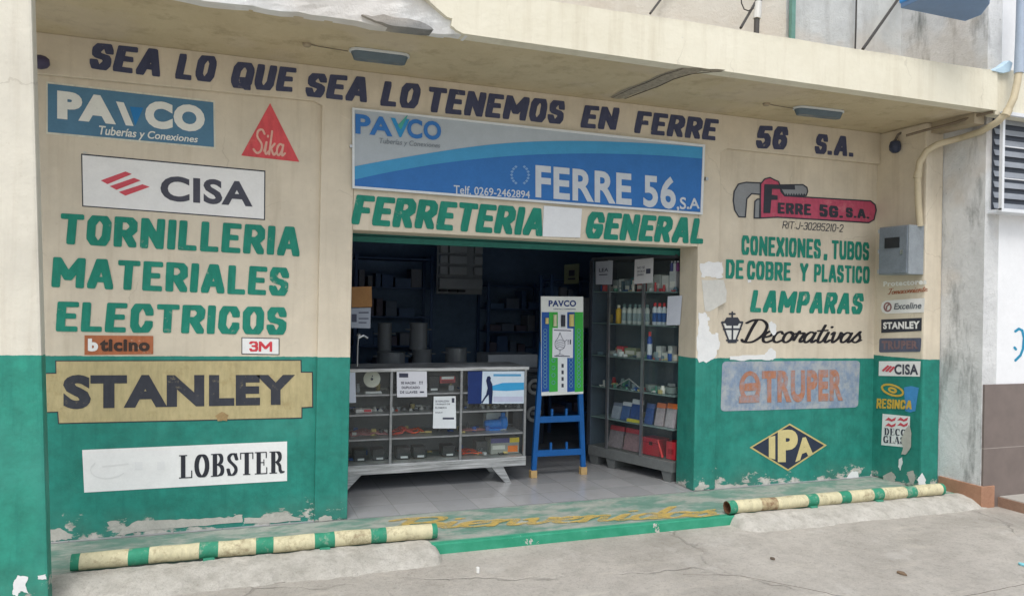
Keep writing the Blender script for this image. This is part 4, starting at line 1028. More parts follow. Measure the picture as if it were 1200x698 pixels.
for px, py, rgb, lb, sx in ((1056,672,(132,112,92),'brown flattened litter scrap lying on the street',.7),(905,655,(104,92,80),'small dark scrap of litter on the street near the right wedge',.4),(560,671,(230,230,226),'white pebble lying on the street below the doorway',.35),(1198,662,(130,200,210),'turquoise plastic scrap at the street edge',.6)):
    c = sz.p(px, py); mb = MB()
    pts = [c+Vector((math.cos(a)*.035*sx*random.uniform(.6,1.2), math.sin(a)*.06*sx*random.uniform(.6,1.2), .002)) for a in [i*math.pi/4 for i in range(8)]]
    mb.prism(pts, (0,0,.012*(1+2*(sx<.4)))); tag(obj('litter', mb, mat(rgb, .8, .15), bevel=.003), lb, 'litter')

# ------------------------------------------------------------------ the shop inside: front counter
YC = .77
cf = PY(YC)
zct, zcb = cf.p(560, 430).z, cf.p(560, 541).z
cxr = cf.p(616.5, 480).x; cx0 = .15
C_ = thing('display_counter', ((cx0+cxr)/2, YC+.27, 0), 'low aluminium framed glass display counter across the left of the doorway', 'counter')
YB_ = YC+.52
obj('worktop', MB().box((cx0-.02,YC-.012,zct-.03),(cxr+.02,YB_+.01,zct)), M_ALU, C_, bevel=.004)
obj('base', MB().box((cx0,YC-.008,zcb-.055),(cxr+.005,YB_,zcb+.03)), M_ALU, C_, bevel=.004)
obj('back_panel', MB().box((cx0,YB_-.015,zcb+.031),(cxr-.01,YB_-.003,zct-.031)), mat((118,124,130), .6, .1), C_)
px_m = [cf.p(p, 490).x for p in (458, 540)]
pxs = [px_m[0]-(px_m[1]-px_m[0])]+px_m+[cxr-.012]
for x in pxs: obj('frame_post', MB().box((x-.011,YC-.006,zcb+.028),(x+.011,YC+.02,zct-.028)), M_SILV, C_, bevel=.002)
obj('frame_post', MB().box((cxr-.024,YB_-.03,zcb+.028),(cxr+.002,YB_-.002,zct-.028)), M_SILV, C_, bevel=.002)
shz = [cf.p(560, y).z for y in (460, 482, 509.5)]
for z in shz: obj('shelf', MB().box((cx0+.01,YC+.008,z-.007),(cxr-.014,YB_-.02,z+.007)), M_SILV, C_)
obj('glass_pane', MB().box((cx0+.02,YC+.0215,zcb+.032),(cxr-.02,YC+.0255,zct-.032)), M_GLASS, C_)
def splay(x, d, y):
    mb = MB(); zt = zcb-.056
    mb.hexa([(x+d-.03,y-.02,0),(x+d+.03,y-.02,0),(x+d+.03,y+.02,0),(x+d-.03,y+.02,0)], [(x-.06,y-.022,zt),(x+.06,y-.022,zt),(x+.06,y+.022,zt),(x-.06,y+.022,zt)])
    return mb
lx = cf.p(583, 548).x; lb_ = cf.p(596, 564).x
for y in (YC+.03, YB_-.05):
    obj('leg', splay(lx, lb_-lx, y), M_ALU, C_, bevel=.003); obj('leg', splay(cf.p(416,550).x, -.12, y), M_ALU, C_, bevel=.003)
# notes on the glass
gp2 = PY(YC-.008)
INK = mat((70,74,92), .7, .1)
def paper(pl, q, lines, label, rgb=(222,224,232), off=.0, cat='notice', ink=INK, bold=.03, thick=.0015, group=None, name='paper_notice'):
    s = sgn(name, pl, q, label, cat, group)
    mb = MB(); mb.prism([pl.p(*p, off) for p in q], -pl.n*thick); obj('sheet', mb, mat(rgb, .8, .05), s)
    for txt, (u0, v0, u1, v1) in lines:
        (ax, ay), (bx, by), (cx, cy), (dx, dy) = q
        def P(u, v): return (ax*(1-u)*(1-v)+bx*u*(1-v)+cx*u*v+dx*(1-u)*v, ay*(1-u)*(1-v)+by*u*(1-v)+cy*u*v+dy*(1-u)*v)
        quad = [P(u0,v0), P(u1,v0), P(u1,v1), P(u0,v1)]
        if txt == '#': film(pl, quad, ink, s, off+.002, 'mark')
        else: lettering(typed(txt, bold), pl, quad, ink, s, off+.002)
    return s
def cc(x, y): return (400+x*.2148, 420+y*.2148)
paper(gp2, [cc(302,68),cc(466,70),cc(468,208),cc(304,210)], [('#',(.08,.08,.38,.24)),('SE HACEN',(.14,.4,.62,.5)),('!!!',(.74,.38,.86,.5)),('DUPLICADO',(.16,.58,.76,.68)),('DE LLAVES',(.1,.76,.68,.86)),('#',(.76,.78,.9,.84))], 'white notice about duplicate keys stuck on the counter glass')
paper(gp2, [cc(504,206),cc(624,204),cc(626,380),cc(499,380)], [('SE REALIZAN',(.08,.12,.7,.18)),('#',(.82,.06,.94,.2)),('TRABAJOS DE',(.08,.22,.74,.28)),('PLOMERIA',(.08,.33,.6,.38)),('AQUI',(.08,.48,.4,.53)),('#',(.42,.66,.92,.72))], 'taller white notice with small handwriting on the counter glass', (224,230,234), bold=.01)
paper(gp2, [cc(30,70),cc(76,70),cc(80,240),cc(34,242)], [], 'blank pale sheet on the counter glass beside the left pilaster', (206,214,228))
# goods in the counter
def shelf_z(i): return (shz+[zcb+.03])[i]+.008
def cx(px): return cf.p(px, 480).x
pt_ = sgn('poster', PY(YC+.05), [cc(768,66),cc(1004,68),cc(1000,244),cc(765,246)], 'pale blue and white poster with a dark standing silhouette inside the counter', 'poster')
pp2 = PY(YC+.003)
mb = MB().prism([pp2.p(*cc(*p)) for p in ((690,68),(1000,68),(996,244),(690,246))], (0,.004,0)); obj('sheet', mb, mat((206,222,236), .6, .06), pt_)
poly(pp2, [cc(*p) for p in ((690,68),(770,68),(764,246),(690,246))], mat((28,52,110), .6, .1), .002, pt_, 'print')
poly(pp2, [cc(*p) for p in ((815,150),(880,132),(996,130),(996,170),(900,176),(815,172))], mat((60,160,214), .6, .06), .002, pt_, 'print')
poly(pp2, [cc(*p) for p in ((830,84),(980,84),(980,96),(830,96))], mat((90,160,206), .6, .06), .002, pt_, 'print')
poly(pp2, [cc(*p) for p in ((830,206),(990,206),(990,236),(830,236))], mat((190,196,220), .6, .06), .002, pt_, 'print')
poly(pp2, [cc(*p) for p in ((796,98),(808,94),(816,104),(814,118),(824,140),(826,180),(822,246),(806,246),(804,196),(784,220),(768,246),(764,236),(790,196),(798,160),(790,120))], mat((24,40,82), .6, .1), .004, pt_, 'print')
def boxy(px0, px1, z, h, y, d, rgb, label, cat, name, parts=(), group=None, bev=.003):
    a, b = PY(y).p(px0, 480).x, PY(y).p(px1, 480).x
    o = thing(name, ((a+b)/2, y+d/2, z), label, cat, group)
    obj('body', MB().box((a,y,z),(b,y+d,z+h)), mat(rgb, .5, .1), o, bevel=bev)
    for nm, u0, v0, u1, v1, c in parts: obj(nm, MB().box((a+(b-a)*u0,y-.002,z+h*v0),(a+(b-a)*u1,y+.001,z+h*v1)), mat(c, .5, .1), o)
    return o
yg = YC+.12
boxy(576,609,shelf_z(3),.15,yg,.18,(150,152,146),'grey battery charger carton with yellow corner and orange picture in the counter','box','goods_box',(('label',0,.7,.66,1,(84,80,130)),('label',.66,.7,1,1,(222,196,60)),('label',.6,.1,.95,.5,(226,120,50)),('label',.06,.3,.5,.55,(206,206,200))))
boxy(559,574,shelf_z(3),.11,yg+.1,.12,(90,92,94),'dark grey carton behind orange tools at the counter bottom','box','goods_box')
pmp = thing('water_pump', tuple(Vector((cx(590), yg+.08, shelf_z(2)))), 'bright blue water pump on the third shelf of the counter', 'pump')
c = Vector((cx(588), yg+.08, shelf_z(2)+.055)); mB = mat((30,120,206), .4, .1)
obj('motor', MB().tube([c+Vector((-.10,0,0)), c+Vector((-.085,0,0)), c+Vector((.05,0,0)), c+Vector((.06,0,0))], [.03,.042,.046,.03], 16), mB, pmp, smooth=True)
obj('housing', MB().tube([c+Vector((.05,0,.01)), c+Vector((.065,0,.01)), c+Vector((.11,0,.01)), c+Vector((.12,0,.01))], [.05,.066,.066,.05], 18), mB, pmp, smooth=True)
obj('foot', MB().box((c.x-.08,c.y-.05,shelf_z(2)),(c.x+.10,c.y+.05,shelf_z(2)+.018)), mB, pmp)
obj('outlet', MB().tube([c+Vector((.085,0,.07)), c+Vector((.085,0,.11))], .022, 12), mB, pmp)
boxy(570,588,shelf_z(2),.15,yg+.17,.10,(196,206,214),'white carton with pump picture standing behind the blue pump','box','goods_box')
# tangled cords
def cords(px0, px1, z, rgb, n, label, name='cord_bundle', h=.06):
    mb = MB(); a, b = PY(yg).p(px0,480).x, PY(yg).p(px1,480).x
    for i in range(n):
        y = yg+random.uniform(0,.22); p = []
        for k in range(9):
            t = k/8; p.append(Vector((a+(b-a)*t, y+.03*math.sin(6*t+i), z+.008+h*(random.random()*.6+.4)*math.sin(math.pi*t)**1.2*random.uniform(.4,1))))
        mb.tube(crom([tuple(q) for q in []] ,1) if 0 else p, .006, 6)
    return tag(obj(name, mb, mat(rgb, .5, .15)), label, 'cords')
cords(462, 488, shelf_z(2), (196,74,60), 7, 'heap of red cords on the third shelf in the middle of the counter')
cords(484, 501, shelf_z(2), (232,92,40), 5, 'bright orange plugs beside the red cords in the counter', h=.035)
cords(412, 456, shelf_z(2), (170,120,120), 8, 'flat heap of pinkish cords on the third shelf in the left of the counter', h=.035)
cords(545, 570, shelf_z(3), (222,78,44), 8, 'orange red tools piled at the counter bottom beside the cartons', 'tool_pile', h=.03)
cords(545, 572, shelf_z(2), (160,110,110), 4, 'pale red cords left of the blue pump on the shelf', h=.02)
dk = thing('plate_disc', (cx(438), yg+.05, shelf_z(0)), 'round white disc standing on the top shelf of the counter', 'disc')
c = Vector((cx(437), YC+.08, cf.p(437,445).z))
obj('disc', MB().tube([c, c+Vector((.004,.012,0))], .075, 28), mat((214,212,200), .4, .06), dk)
obj('hub', MB().tube([c+Vector((0,-.006,0)), c], .012, 10), M_DARK, dk)
obj('mark', MB().box((c.x-.0,c.y-.003,c.z+.02),(c.x+.05,c.y-.001,c.z+.032)), M_DARK, dk)
boxy(428,447,shelf_z(0)+.0,.018,YC+.06,.05,(210,212,212),'small white sticker block under the round disc','sticker','goods_box')
boxy(502,514,shelf_z(0),.14,yg,.05,(30,32,40),'black blister pack with white foot on the counter top shelf','pack','goods_pack',(('label',.2,.06,.85,.2,(206,210,212)),))
boxy(515,533,shelf_z(0)+.075,.06,yg,.05,(176,64,70),'small red and white pack hanging in the middle of the counter','pack','goods_pack',(('label',.1,.6,.9,1,(222,224,226)),('label',.1,.1,.9,.4,(120,40,50))))
cl_ = MB()
boxy(417,436,shelf_z(1),.03,yg,.10,(222,214,212),'white and red plastic pack on the second shelf of the counter','pack','goods_pack',(('label',.5,.2,.95,.9,(212,70,80)),))
random.seed(11)
sm = None
for i in range(26):
    px = 440+i*7; 
    if 536 < px < 546: continue
    sh_ = 1
    z = shelf_z(1); x = PY(yg).p(px, 480).x; y = yg+random.uniform(0,.1); r = random.uniform(.014,.026); h = random.uniform(.02,.045)
    mb = MB().lathe((x,y,z), [(r,0),(r,h*.5),(r*.6,h*.6),(r*.6,h)], 8)
    tag(obj('fitting', mb, mat(random.choice([(120,124,128),(160,164,168),(84,88,92),(196,196,194)]), .4, .1), smooth=True), 'small metal fitting on the second shelf of the counter', 'fitting', 'fittings on the second counter shelf')
for i in range(5):
    px = (416,438,466,486,520)[i]; w_ = (14,14,15,14,14)[i]
    boxy(px, px+w_, shelf_z(3), .10, yg+.02, .14, (48,50,54), ('black tray with white tag at the far left of the counter bottom','black tray with white tag, second from the left pilaster at the counter bottom','dark bin left of centre at the counter bottom','dark bin right of the tagged bins at the counter bottom','dark bin behind the counter glass next to the right compartment')[i], 'bin', 'storage_bin', (('label',.3,.06,.85,.24,(206,210,212)),), 'dark bins at the counter bottom')

# ------------------------------------------------------------------ blue stand with the pipe board
YS = .90
sp_ = PY(YS)
T = thing('display_stand', (sp_.p(655,550).x, YS+.1, 0), 'blue A shaped steel stand carrying a tall green and blue pipe board', 'display stand')
WD = mat((190,160,110), .7, .15, 20)
def post(a, b, wpx, nm='leg'):
    A, Bq = sp_.p(*a), sp_.p(*b); h = .024
    return obj(nm, MB().hexa([A+Vector((-h,-.012,0)),A+Vector((h,-.012,0)),A+Vector((h,.024,0)),A+Vector((-h,.024,0))],[Bq+Vector((-h,-.012,0)),Bq+Vector((h,-.012,0)),Bq+Vector((h,.024,0)),Bq+Vector((-h,.024,0))]), M_BLUESTEEL, T, bevel=.002)
post((625.5,551),(636,400),8); post((683.5,547),(678,400),8)
for a in ((625,551),(683.5,547)):
    p = sp_.p(*a); obj('foot', MB().box((p.x-.032,p.y-.025,0),(p.x+.032,p.y+.035,p.z+.004)), WD, T, bevel=.004)
for (x0_,y0_,x1_,y1_) in ((630,491.5,681,489.5),(627,531,683,528.5)):
    A, Bq = sp_.p(x0_,y0_), sp_.p(x1_,y1_)
    obj('rung', MB().hexa([A+Vector((0,-.014,-.03)),Bq+Vector((0,-.014,-.03)),Bq+Vector((0,.02,-.03)),A+Vector((0,.02,-.03))],[A+Vector((0,-.014,.03)),Bq+Vector((0,-.014,.03)),Bq+Vector((0,.02,.03)),A+Vector((0,.02,.03))]), M_BLUESTEEL, T, bevel=.002)
    for u in (.32, .65):
        m_ = A.lerp(Bq, u); obj('peg', MB().box((m_.x-.01,m_.y-.01,m_.z+.03),(m_.x+.01,m_.y+.01,m_.z+.10)), M_BLUESTEEL, T)
bd = PY(YS-.016)
q = [(634,347),(683.5,347.5),(683.5,461),(634.5,463.5)]
obj('board', MB().prism([bd.p(*p) for p in q], (0,.012,0)), mat((222,226,224), .5, .05), T)
def bq(x, y): return (600+x*.2148, 280+y*.2148)
cols = [((34,84,160),162,203),((60,170,70),203,250),((220,226,230),250,301),((34,84,160),301,342),((60,170,70),342,388)]
for c3, a, b in cols: film(bd, [bq(a,398),bq(b,398),bq(b,830),bq(a,834)], mat(c3, .5, .06), T, .002, 'stripe')
lettering(typed('PAVCO', .035), bd, [bq(200,334),bq(350,334),bq(350,368),bq(200,368)], mat((30,58,120), .5, .05), T, .003)
lettering(typed('tuberías y conexiones', .008), bd, [bq(226,376),bq(348,376),bq(348,388),bq(226,388)], mat((110,120,140), .5, .05), T, .003)
for a, b, t0, t1, c3 in ((226,244,412,476,(206,206,170)),(268,290,414,476,(50,54,66)),(312,338,410,476,(206,190,120)),(182,200,430,462,(214,196,130))):
    A, Bq = bd.p(*bq((a+b)/2,t1), .012), bd.p(*bq((a+b)/2,t0), .012)
    obj('pipe_sample', MB().tube([A,Bq], (bd.p(*bq(b,440))-bd.p(*bq(a,440))).length/2, 10), mat(c3, .4, .08), T, smooth=True)
for x, n_ in ((181,16),(226,8),(322,14),(364,14)):
    for i in range(n_):
        y = 500+i*(322/n_)
        if 222 < x < 332 and y < 650: continue
        mb = MB(); p = bd.p(*bq(x,y), .003); mb.tube([p+Vector((.018*math.cos(t),0,.018*math.sin(t))) for t in [k*math.pi/4 for k in range(9)]], .003, 4, caps=False)
        obj('print_ring', mb, mat((110,160,180), .5, .05), T)
for i in range(4): film(bd, [bq(270,680+i*36),bq(282,680+i*36),bq(282,700+i*36),bq(270,700+i*36)], mat((60,66,80), .5, .05), T, .003, 'print')
ntc = paper(bd, [bq(222,484),bq(334,488),bq(332,648),bq(220,646)], [('#',(.06,.06,.9,.09)),('!',(.74,.38,.78,.54)),('1',(.84,.38,.9,.54)),('#',(.1,.93,.86,.96))], 'white notice with a sketched water drop taped on the pipe board', off=.006)
mb = MB()
def loop(pts): mb.tube([bd.p(*bq(x, y), .0095) for x, y in crom(pts, 4)], .0022, 4)
loop([(262,510),(250,540),(236,560),(238,590),(262,604),(286,590),(288,562),(274,540),(262,510)])
for y in (556,568,580,592): loop([(240,y+4),(262,y-6),(286,y+2)])
loop([(262,604),(260,626),(240,634)]); loop([(260,626),(284,632)]); loop([(288,560),(300,548)])
obj('drawing', mb, INK, ntc)

# ------------------------------------------------------------------ glass cabinet along the right side
P0 = PY(.315).p(788, 552); P1 = PZ(P0.z).p(688, 529.5); print('CAB', P0, P1); P0.z = P1.z = 0
dv = (P1-P0).normalized(); nv = Vector((dv.y, -dv.x, 0))       # nv points into the cabinet
cab = Pl(P0, -nv)
LEN = (cab.p(690, 480)-P0); LEN.z = 0; LEN = LEN.dot(dv)
K = thing('glass_cabinet', tuple(P0+dv*LEN/2+nv*.2), 'tall glass fronted display cabinet on wooden feet along the right doorway side', 'cabinet')
def CB(mb, s0, s1, t0, t1, z0, z1):
    c = [P0+dv*a+nv*b for a, b in ((s0,t0),(s1,t0),(s1,t1),(s0,t1))]
    return mb.hexa([v+Vector((0,0,z0)) for v in c], [v+Vector((0,0,z1)) for v in c])
def sof(px, t=0): v = cab.p(px, 450, -t)-P0; return v.dot(dv)
S0 = .004
zof = lambda y, px=752: cab.p(px, y).z
shelves = [zof(y) for y in (342, 381, 421, 460, 498)]
zbot = zof(534); ztop = zof(303)
DEP = .40
GW = mat((108,112,112), .6, .15, 20)
obj('base', CB(MB(), S0, LEN, 0, DEP, zbot-.10, zbot), GW, K, bevel=.004)
obj('top', CB(MB(), S0, LEN, 0, DEP, ztop, ztop+.03), mat((70,74,80), .5, .1), K)
obj('back_panel', CB(MB(), S0, LEN, DEP-.01, DEP, zbot+.001, ztop-.001), mat((96,112,122), .7, .1), K)
obj('end_panel', CB(MB(), LEN-.012, LEN, .02, DEP-.011, zbot+.001, ztop-.001), mat((90,104,120), .5, .1), K)
for z in shelves: obj('shelf', CB(MB(), S0+.01, LEN-.013, .02, DEP-.012, z-.005, z+.005), mat((120,142,142), .2, .08), K)
for px in (711.5, 752, 690): s_ = sof(px); obj('frame_post', CB(MB(), s_-.014, s_+.014, -.006, .014, zbot+.001, ztop-.001), M_STEEL if px > 700 else M_DARK, K)
obj('glass_pane', CB(MB(), S0+.02, LEN-.02, .0155, .0185, zbot+.002, ztop-.002), M_GLASS, K)
for px, hh in ((782,.0),(716,.0),(696,.0)):
    s_ = sof(px); mb = MB(); a = [P0+dv*(s_+x)+nv*y for x, y in ((-.04,.02),(.04,.02),(.04,.34),(-.04,.34))]; b = [P0+dv*(s_+x)+nv*y for x, y in ((-.065,.01),(.065,.01),(.065,.36),(-.065,.36))]
    obj('foot', mb.hexa(a, [v+Vector((0,0,zbot-.101)) for v in b]), GW, K, bevel=.004)
def on_cab(px, t): return P0+dv*sof(px, t)+nv*t
random.seed(5)
def bottle(px, z, h, r, rgb, cap, label, t=.10, band=None):
    p = on_cab(px, t)+Vector((0,0,z)); o = thing('product_bottle', tuple(p), label, 'bottle', 'bottles in the right cabinet')
    obj('body', MB().lathe(p, [(r*.95,0),(r,.004),(r,h*.74),(r*.5,h*.82),(r*.42,h*.84)], 12), mat(rgb, .35, .05), o, smooth=True)
    obj('cap', MB().lathe(p+Vector((0,0,h*.84)), [(r*.55,0),(r*.55,h*.15),(r*.4,h*.16)], 10), mat(cap, .4, .05), o, smooth=True)
    if band: obj('label', MB().lathe(p+Vector((0,0,h*.15)), [(r*1.02,0),(r*1.02,h*.4)], 12), mat(band, .5, .05), o, smooth=True)
z = shelves[1]+.006
bottle(723.5, z, .19, .030, (222,180,60), (226,222,206), 'yellow bottle at the left end of the bottle row in the right cabinet')
for px in (730,736.5,743,748,757): bottle(px, z, .20, .028, (206,214,210), (120,150,150), 'pale white bottle in the row on the middle shelf of the right cabinet', band=(150,170,176))
for px in (766,771.5,777): bottle(px, z, .22, .026, (214,224,232), (214,60,60), 'white and blue bottle with red cap in the right cabinet', band=(40,90,160))
z = shelves[2]+.006
bottle(760.5, z, .27, .026, (40,80,160), (206,60,60), 'tall blue bottle with red cap standing alone on the third cabinet shelf', t=.08, band=(206,214,224))
def cbox(px0, px1, z, h, rgb, label, cat='box', name='goods_box', t=.10, d=.08, parts=(), group=None):
    s0, s1 = sorted((sof(px0, t), sof(px1, t))); m = P0+dv*(s0+s1)/2+nv*(t+d/2)+Vector((0,0,z))
    o = thing(name, tuple(m), label, cat, group)
    obj('body', CB(MB(), s0, s1, t, t+d, z, z+h), mat(rgb, .5, .1), o, bevel=.003)
    for nm, u0, v0, u1, v1, c in parts: obj(nm, CB(MB(), s1+(s0-s1)*u1, s1+(s0-s1)*u0, t-.002, t+.001, z+h*v0, z+h*v1), mat(c, .5, .08), o)
    return o
z = shelves[0]+.006
gg = 'cartons and tins on the top cabinet shelf'
for i, (a, b, h, c) in enumerate(((716,722,.12,(150,160,164)),(723,729,.13,(190,196,198)),(730,736,.12,(120,140,150)),(737,743,.14,(80,130,140)),(744,751,.13,(176,90,90)),(756,763,.15,(196,204,204)),(764,772,.17,(180,186,186)),(773,781,.16,(206,210,210)),(782,790,.2,(196,200,206)))):
    cbox(a, b, z, h, c, 'small carton in the row on the top shelf of the right cabinet', group=gg, parts=(('label',.15,.2,.85,.5,(226,226,222)),))
for i, px in enumerate((785,788.5,792)): bottle(px, z+.2, .10, .018, ((60,70,140),(200,204,214),(120,60,120))[i], (206,210,222), ('small blue capped tube on top of the upper shelf cartons','small white capped tube on top of the upper shelf cartons','small purple capped tube on top of the upper shelf cartons')[i], t=.12)
z = shelves[2]+.006
for i, (a, b, h, c) in enumerate(((714,721,.05,(176,180,180)),(722,729,.10,(206,80,90)),(731,744,.09,(150,160,130)),(745,751,.06,(206,208,200)),(768,774,.13,(190,196,196)),(775,781,.07,(206,210,206)),(782,787,.14,(176,182,182)),(787.5,793,.06,(214,210,190)))):
    cbox(a, b, z, h, c, ('low grey box at the left of the third cabinet shelf','pink red pack on the third cabinet shelf','olive and white carton of small packs on the third cabinet shelf','cream small box right of the olive carton in the cabinet','pale carton right of the tall blue bottle','low white box on the third cabinet shelf beyond the blue bottle','taller grey white carton near the doorway on the third cabinet shelf','low cream box nearest the doorway on the third cabinet shelf')[i], parts=(('label',.1,.3,.9,.7,(214,214,206)),))
# hanger and glass dishes on the fourth shelf
z = shelves[3]+.006
hp = [on_cab(722, .06)+Vector((0,0,z+.02)), on_cab(737, .06)+Vector((0,0,z+.11)), on_cab(750, .06)+Vector((0,0,z+.03))]
tag(obj('wire_hanger', MB().tube(hp, .006, 6), mat((170,176,176), .4, .1)), 'bent silver wire lying on the fourth cabinet shelf', 'wire')
for i, px in enumerate((764, 776, 787)):
    p = on_cab(px, .16)+Vector((0,0,z)); tag(obj('stacked_dish', MB().lathe(p, [(.05,0),(.06,.012),(.058,.02),(.066,.034),(.064,.05),(.07,.066)], 18), mat((136,152,150), .25, .1), smooth=True), ('grey green dish stack beside the bent wire in the cabinet','grey green dish stack in the middle of the fourth cabinet shelf','grey green dish stack nearest the doorway on the fourth cabinet shelf')[i], 'dishes')
z = shelves[4]+.006
def pack(px0, px1, z, h, rgb, top, label, t=.08, lean=.05):
    s0, s1 = sorted((sof(px0, t), sof(px1, t))); o = thing('goods_pack', tuple(P0+dv*(s0+s1)/2+nv*t+Vector((0,0,z))), label, 'pack')
    def q_(za, zb, ta, tb, m, nm, ins=0):
        mb = MB(); A = [P0+dv*a+nv*b+Vector((0,0,za)) for a, b in ((s0+ins,t+ta),(s1-ins,t+ta),(s1-ins,t+ta+.035),(s0+ins,t+ta+.035))]; Bq = [P0+dv*a+nv*b+Vector((0,0,zb)) for a, b in ((s0+ins,t+tb),(s1-ins,t+tb),(s1-ins,t+tb+.02),(s0+ins,t+tb+.02))]
        obj(nm, mb.hexa(A, Bq), m, o, bevel=.006)
    q_(z, z+h*.78, 0, lean*.78, mat(rgb, .35, .2, 30), 'body'); q_(z+h*.78+.001, z+h, lean*.78, lean, mat(top, .4, .1), 'header')
    return o
pack(716,726,z,.16,(150,160,176),(120,130,150),'clear plastic pack leaning at the left of the fifth cabinet shelf')
pack(727,737,z,.18,(70,100,150),(206,212,222),'blue pack with white header, left of a pair in the cabinet')
pack(738,750,z,.22,(54,84,146),(214,220,228),'wide blue pack with white header beside the cabinet mullion')
pack(755,764,z,.20,(60,90,150),(90,110,160),'plain blue pack right of the cabinet mullion')
pack(767,777,z,.22,(170,160,166),(226,130,90),'grey pack with orange header in the cabinet, left one')
pack(779,791,z,.23,(176,170,176),(232,124,66),'grey pack with orange header nearest the doorway in the cabinet')
cbox(735,750,z,.03,(206,196,70),'flat yellow packet under the blue packs in the cabinet',t=.04,d=.03)
z = zbot+.006
pack(713,729,z,.22,(140,130,136),(190,80,90),'clear pack with red edge at the bottom left of the cabinet')
pack(731,749,z,.22,(146,120,126),(196,70,84),'wide clear pack with red edge at the bottom of the cabinet')
cbox(754,774,z,.17,(176,44,56),'red toolbox standing at the bottom of the cabinet',cat='toolbox',name='red_toolbox',t=.08,d=.16,parts=(('lid_strip',.0,.72,1,.76,(120,26,36)),('latch',.4,.6,.6,.8,(60,30,34))))
cbox(782,793,z,.17,(186,48,58),'red canister nearest the doorway at the cabinet bottom',cat='canister',name='red_canister',t=.08,d=.14,parts=(('label',.2,.3,.8,.6,(150,34,44)),))
tag(obj('screwdriver', MB().tube([on_cab(778,.05)+Vector((0,0,z+.01)), on_cab(775,.05)+Vector((0,0,z+.09)), on_cab(772,.06)+Vector((0,0,z+.17))], [.012,.012,.004], 8), mat((222,60,60), .4, .1)), 'red handled tool leaning against the red toolbox', 'tool')
# sheets on the cabinet
cp_ = Pl(P0-nv*.01, -nv)
paper(cp_, [bq(456,124),bq(551,116),bq(546,248),bq(457,248)], [('LEA',(.2,.3,.75,.46)),('#',(.2,.56,.7,.6))], 'plain white notice hung at the cabinet top, left of two', (170,176,188), bold=.02)
paper(cp_, [bq(670,112),bq(772,102),bq(768,238),bq(665,246)], [('NO SE',(.15,.3,.55,.4)),('DEVUELVE',(.15,.46,.55,.54)),('DINERO',(.15,.6,.5,.68)),('#',(.62,.42,.86,.62))], 'white notice with dark print hung at the cabinet top, nearest the doorway', (206,208,212), bold=.01)
paper(cp_, [bq(850,312),bq(928,308),bq(916,468),bq(842,470)], [], 'blank pale sheet taped on the cabinet glass next to the doorway', (196,202,214))

# ------------------------------------------------------------------ dim things further back
def far(y): return PY(y)
def dbox(y, px0, py0, px1, py1, d, rgb, label, cat, name='goods_box', parts=(), z0=None, group=None):
    """a box whose front face fills this photo rectangle at depth y"""
    p = far(y); a, b = p.p(px0, py1), p.p(px1, py0); z_ = a.z if z0 is None else z0
    o = thing(name, ((a.x+b.x)/2, y+d/2, z_), label, cat, group)
    obj('body', MB().box((a.x,y,z_),(b.x,y+d,b.z)), mat(rgb, .5, .1), o, bevel=.004)
    for nm, u0, v0, u1, v1, c in parts: obj(nm, MB().box((a.x+(b.x-a.x)*u0,y-.006,z_+(b.z-z_)*v0),(a.x+(b.x-a.x)*u1,y+.001,z_+(b.z-z_)*v1)), mat(c, .5, .08), o)
    return o
# wall rack of clear organiser trays
org = thing('parts_organizer', tuple(far(4.2).p(539,343)), 'pale parts organizer with small compartments hung high in the dark shop', 'organizer')
op = far(4.2); a, b = op.p(511.5,344), op.p(565.5,286)
obj('back_plate', MB().box((a.x,4.2,a.z),(b.x,4.23,b.z)), mat((150,160,170), .5, .08), org)
w_, h_ = b.x-a.x, b.z-a.z
for r_ in range(3):
    z_ = a.z+h_*(.38+.21*r_)
    for c0, c1 in ((.04,.20),(.24,.62),(.80,.97)): obj('tray', MB().box((a.x+w_*c0,4.12,z_),(a.x+w_*c1,4.198,z_+h_*.15)), mat((176,186,194), .3, .08), org, bevel=.004); 
obj('tray', MB().box((a.x+w_*.03,4.11,a.z+h_*.1),(b.x-w_*.03,4.198,a.z+h_*.30)), mat((160,170,180), .3, .08), org, bevel=.004)
for c0 in (.04,.24,.44): obj('slot', MB().box((a.x+w_*c0,4.10,a.z+h_*.04),(a.x+w_*(c0+.15),4.199,a.z+h_*.085)), M_DARK, org)
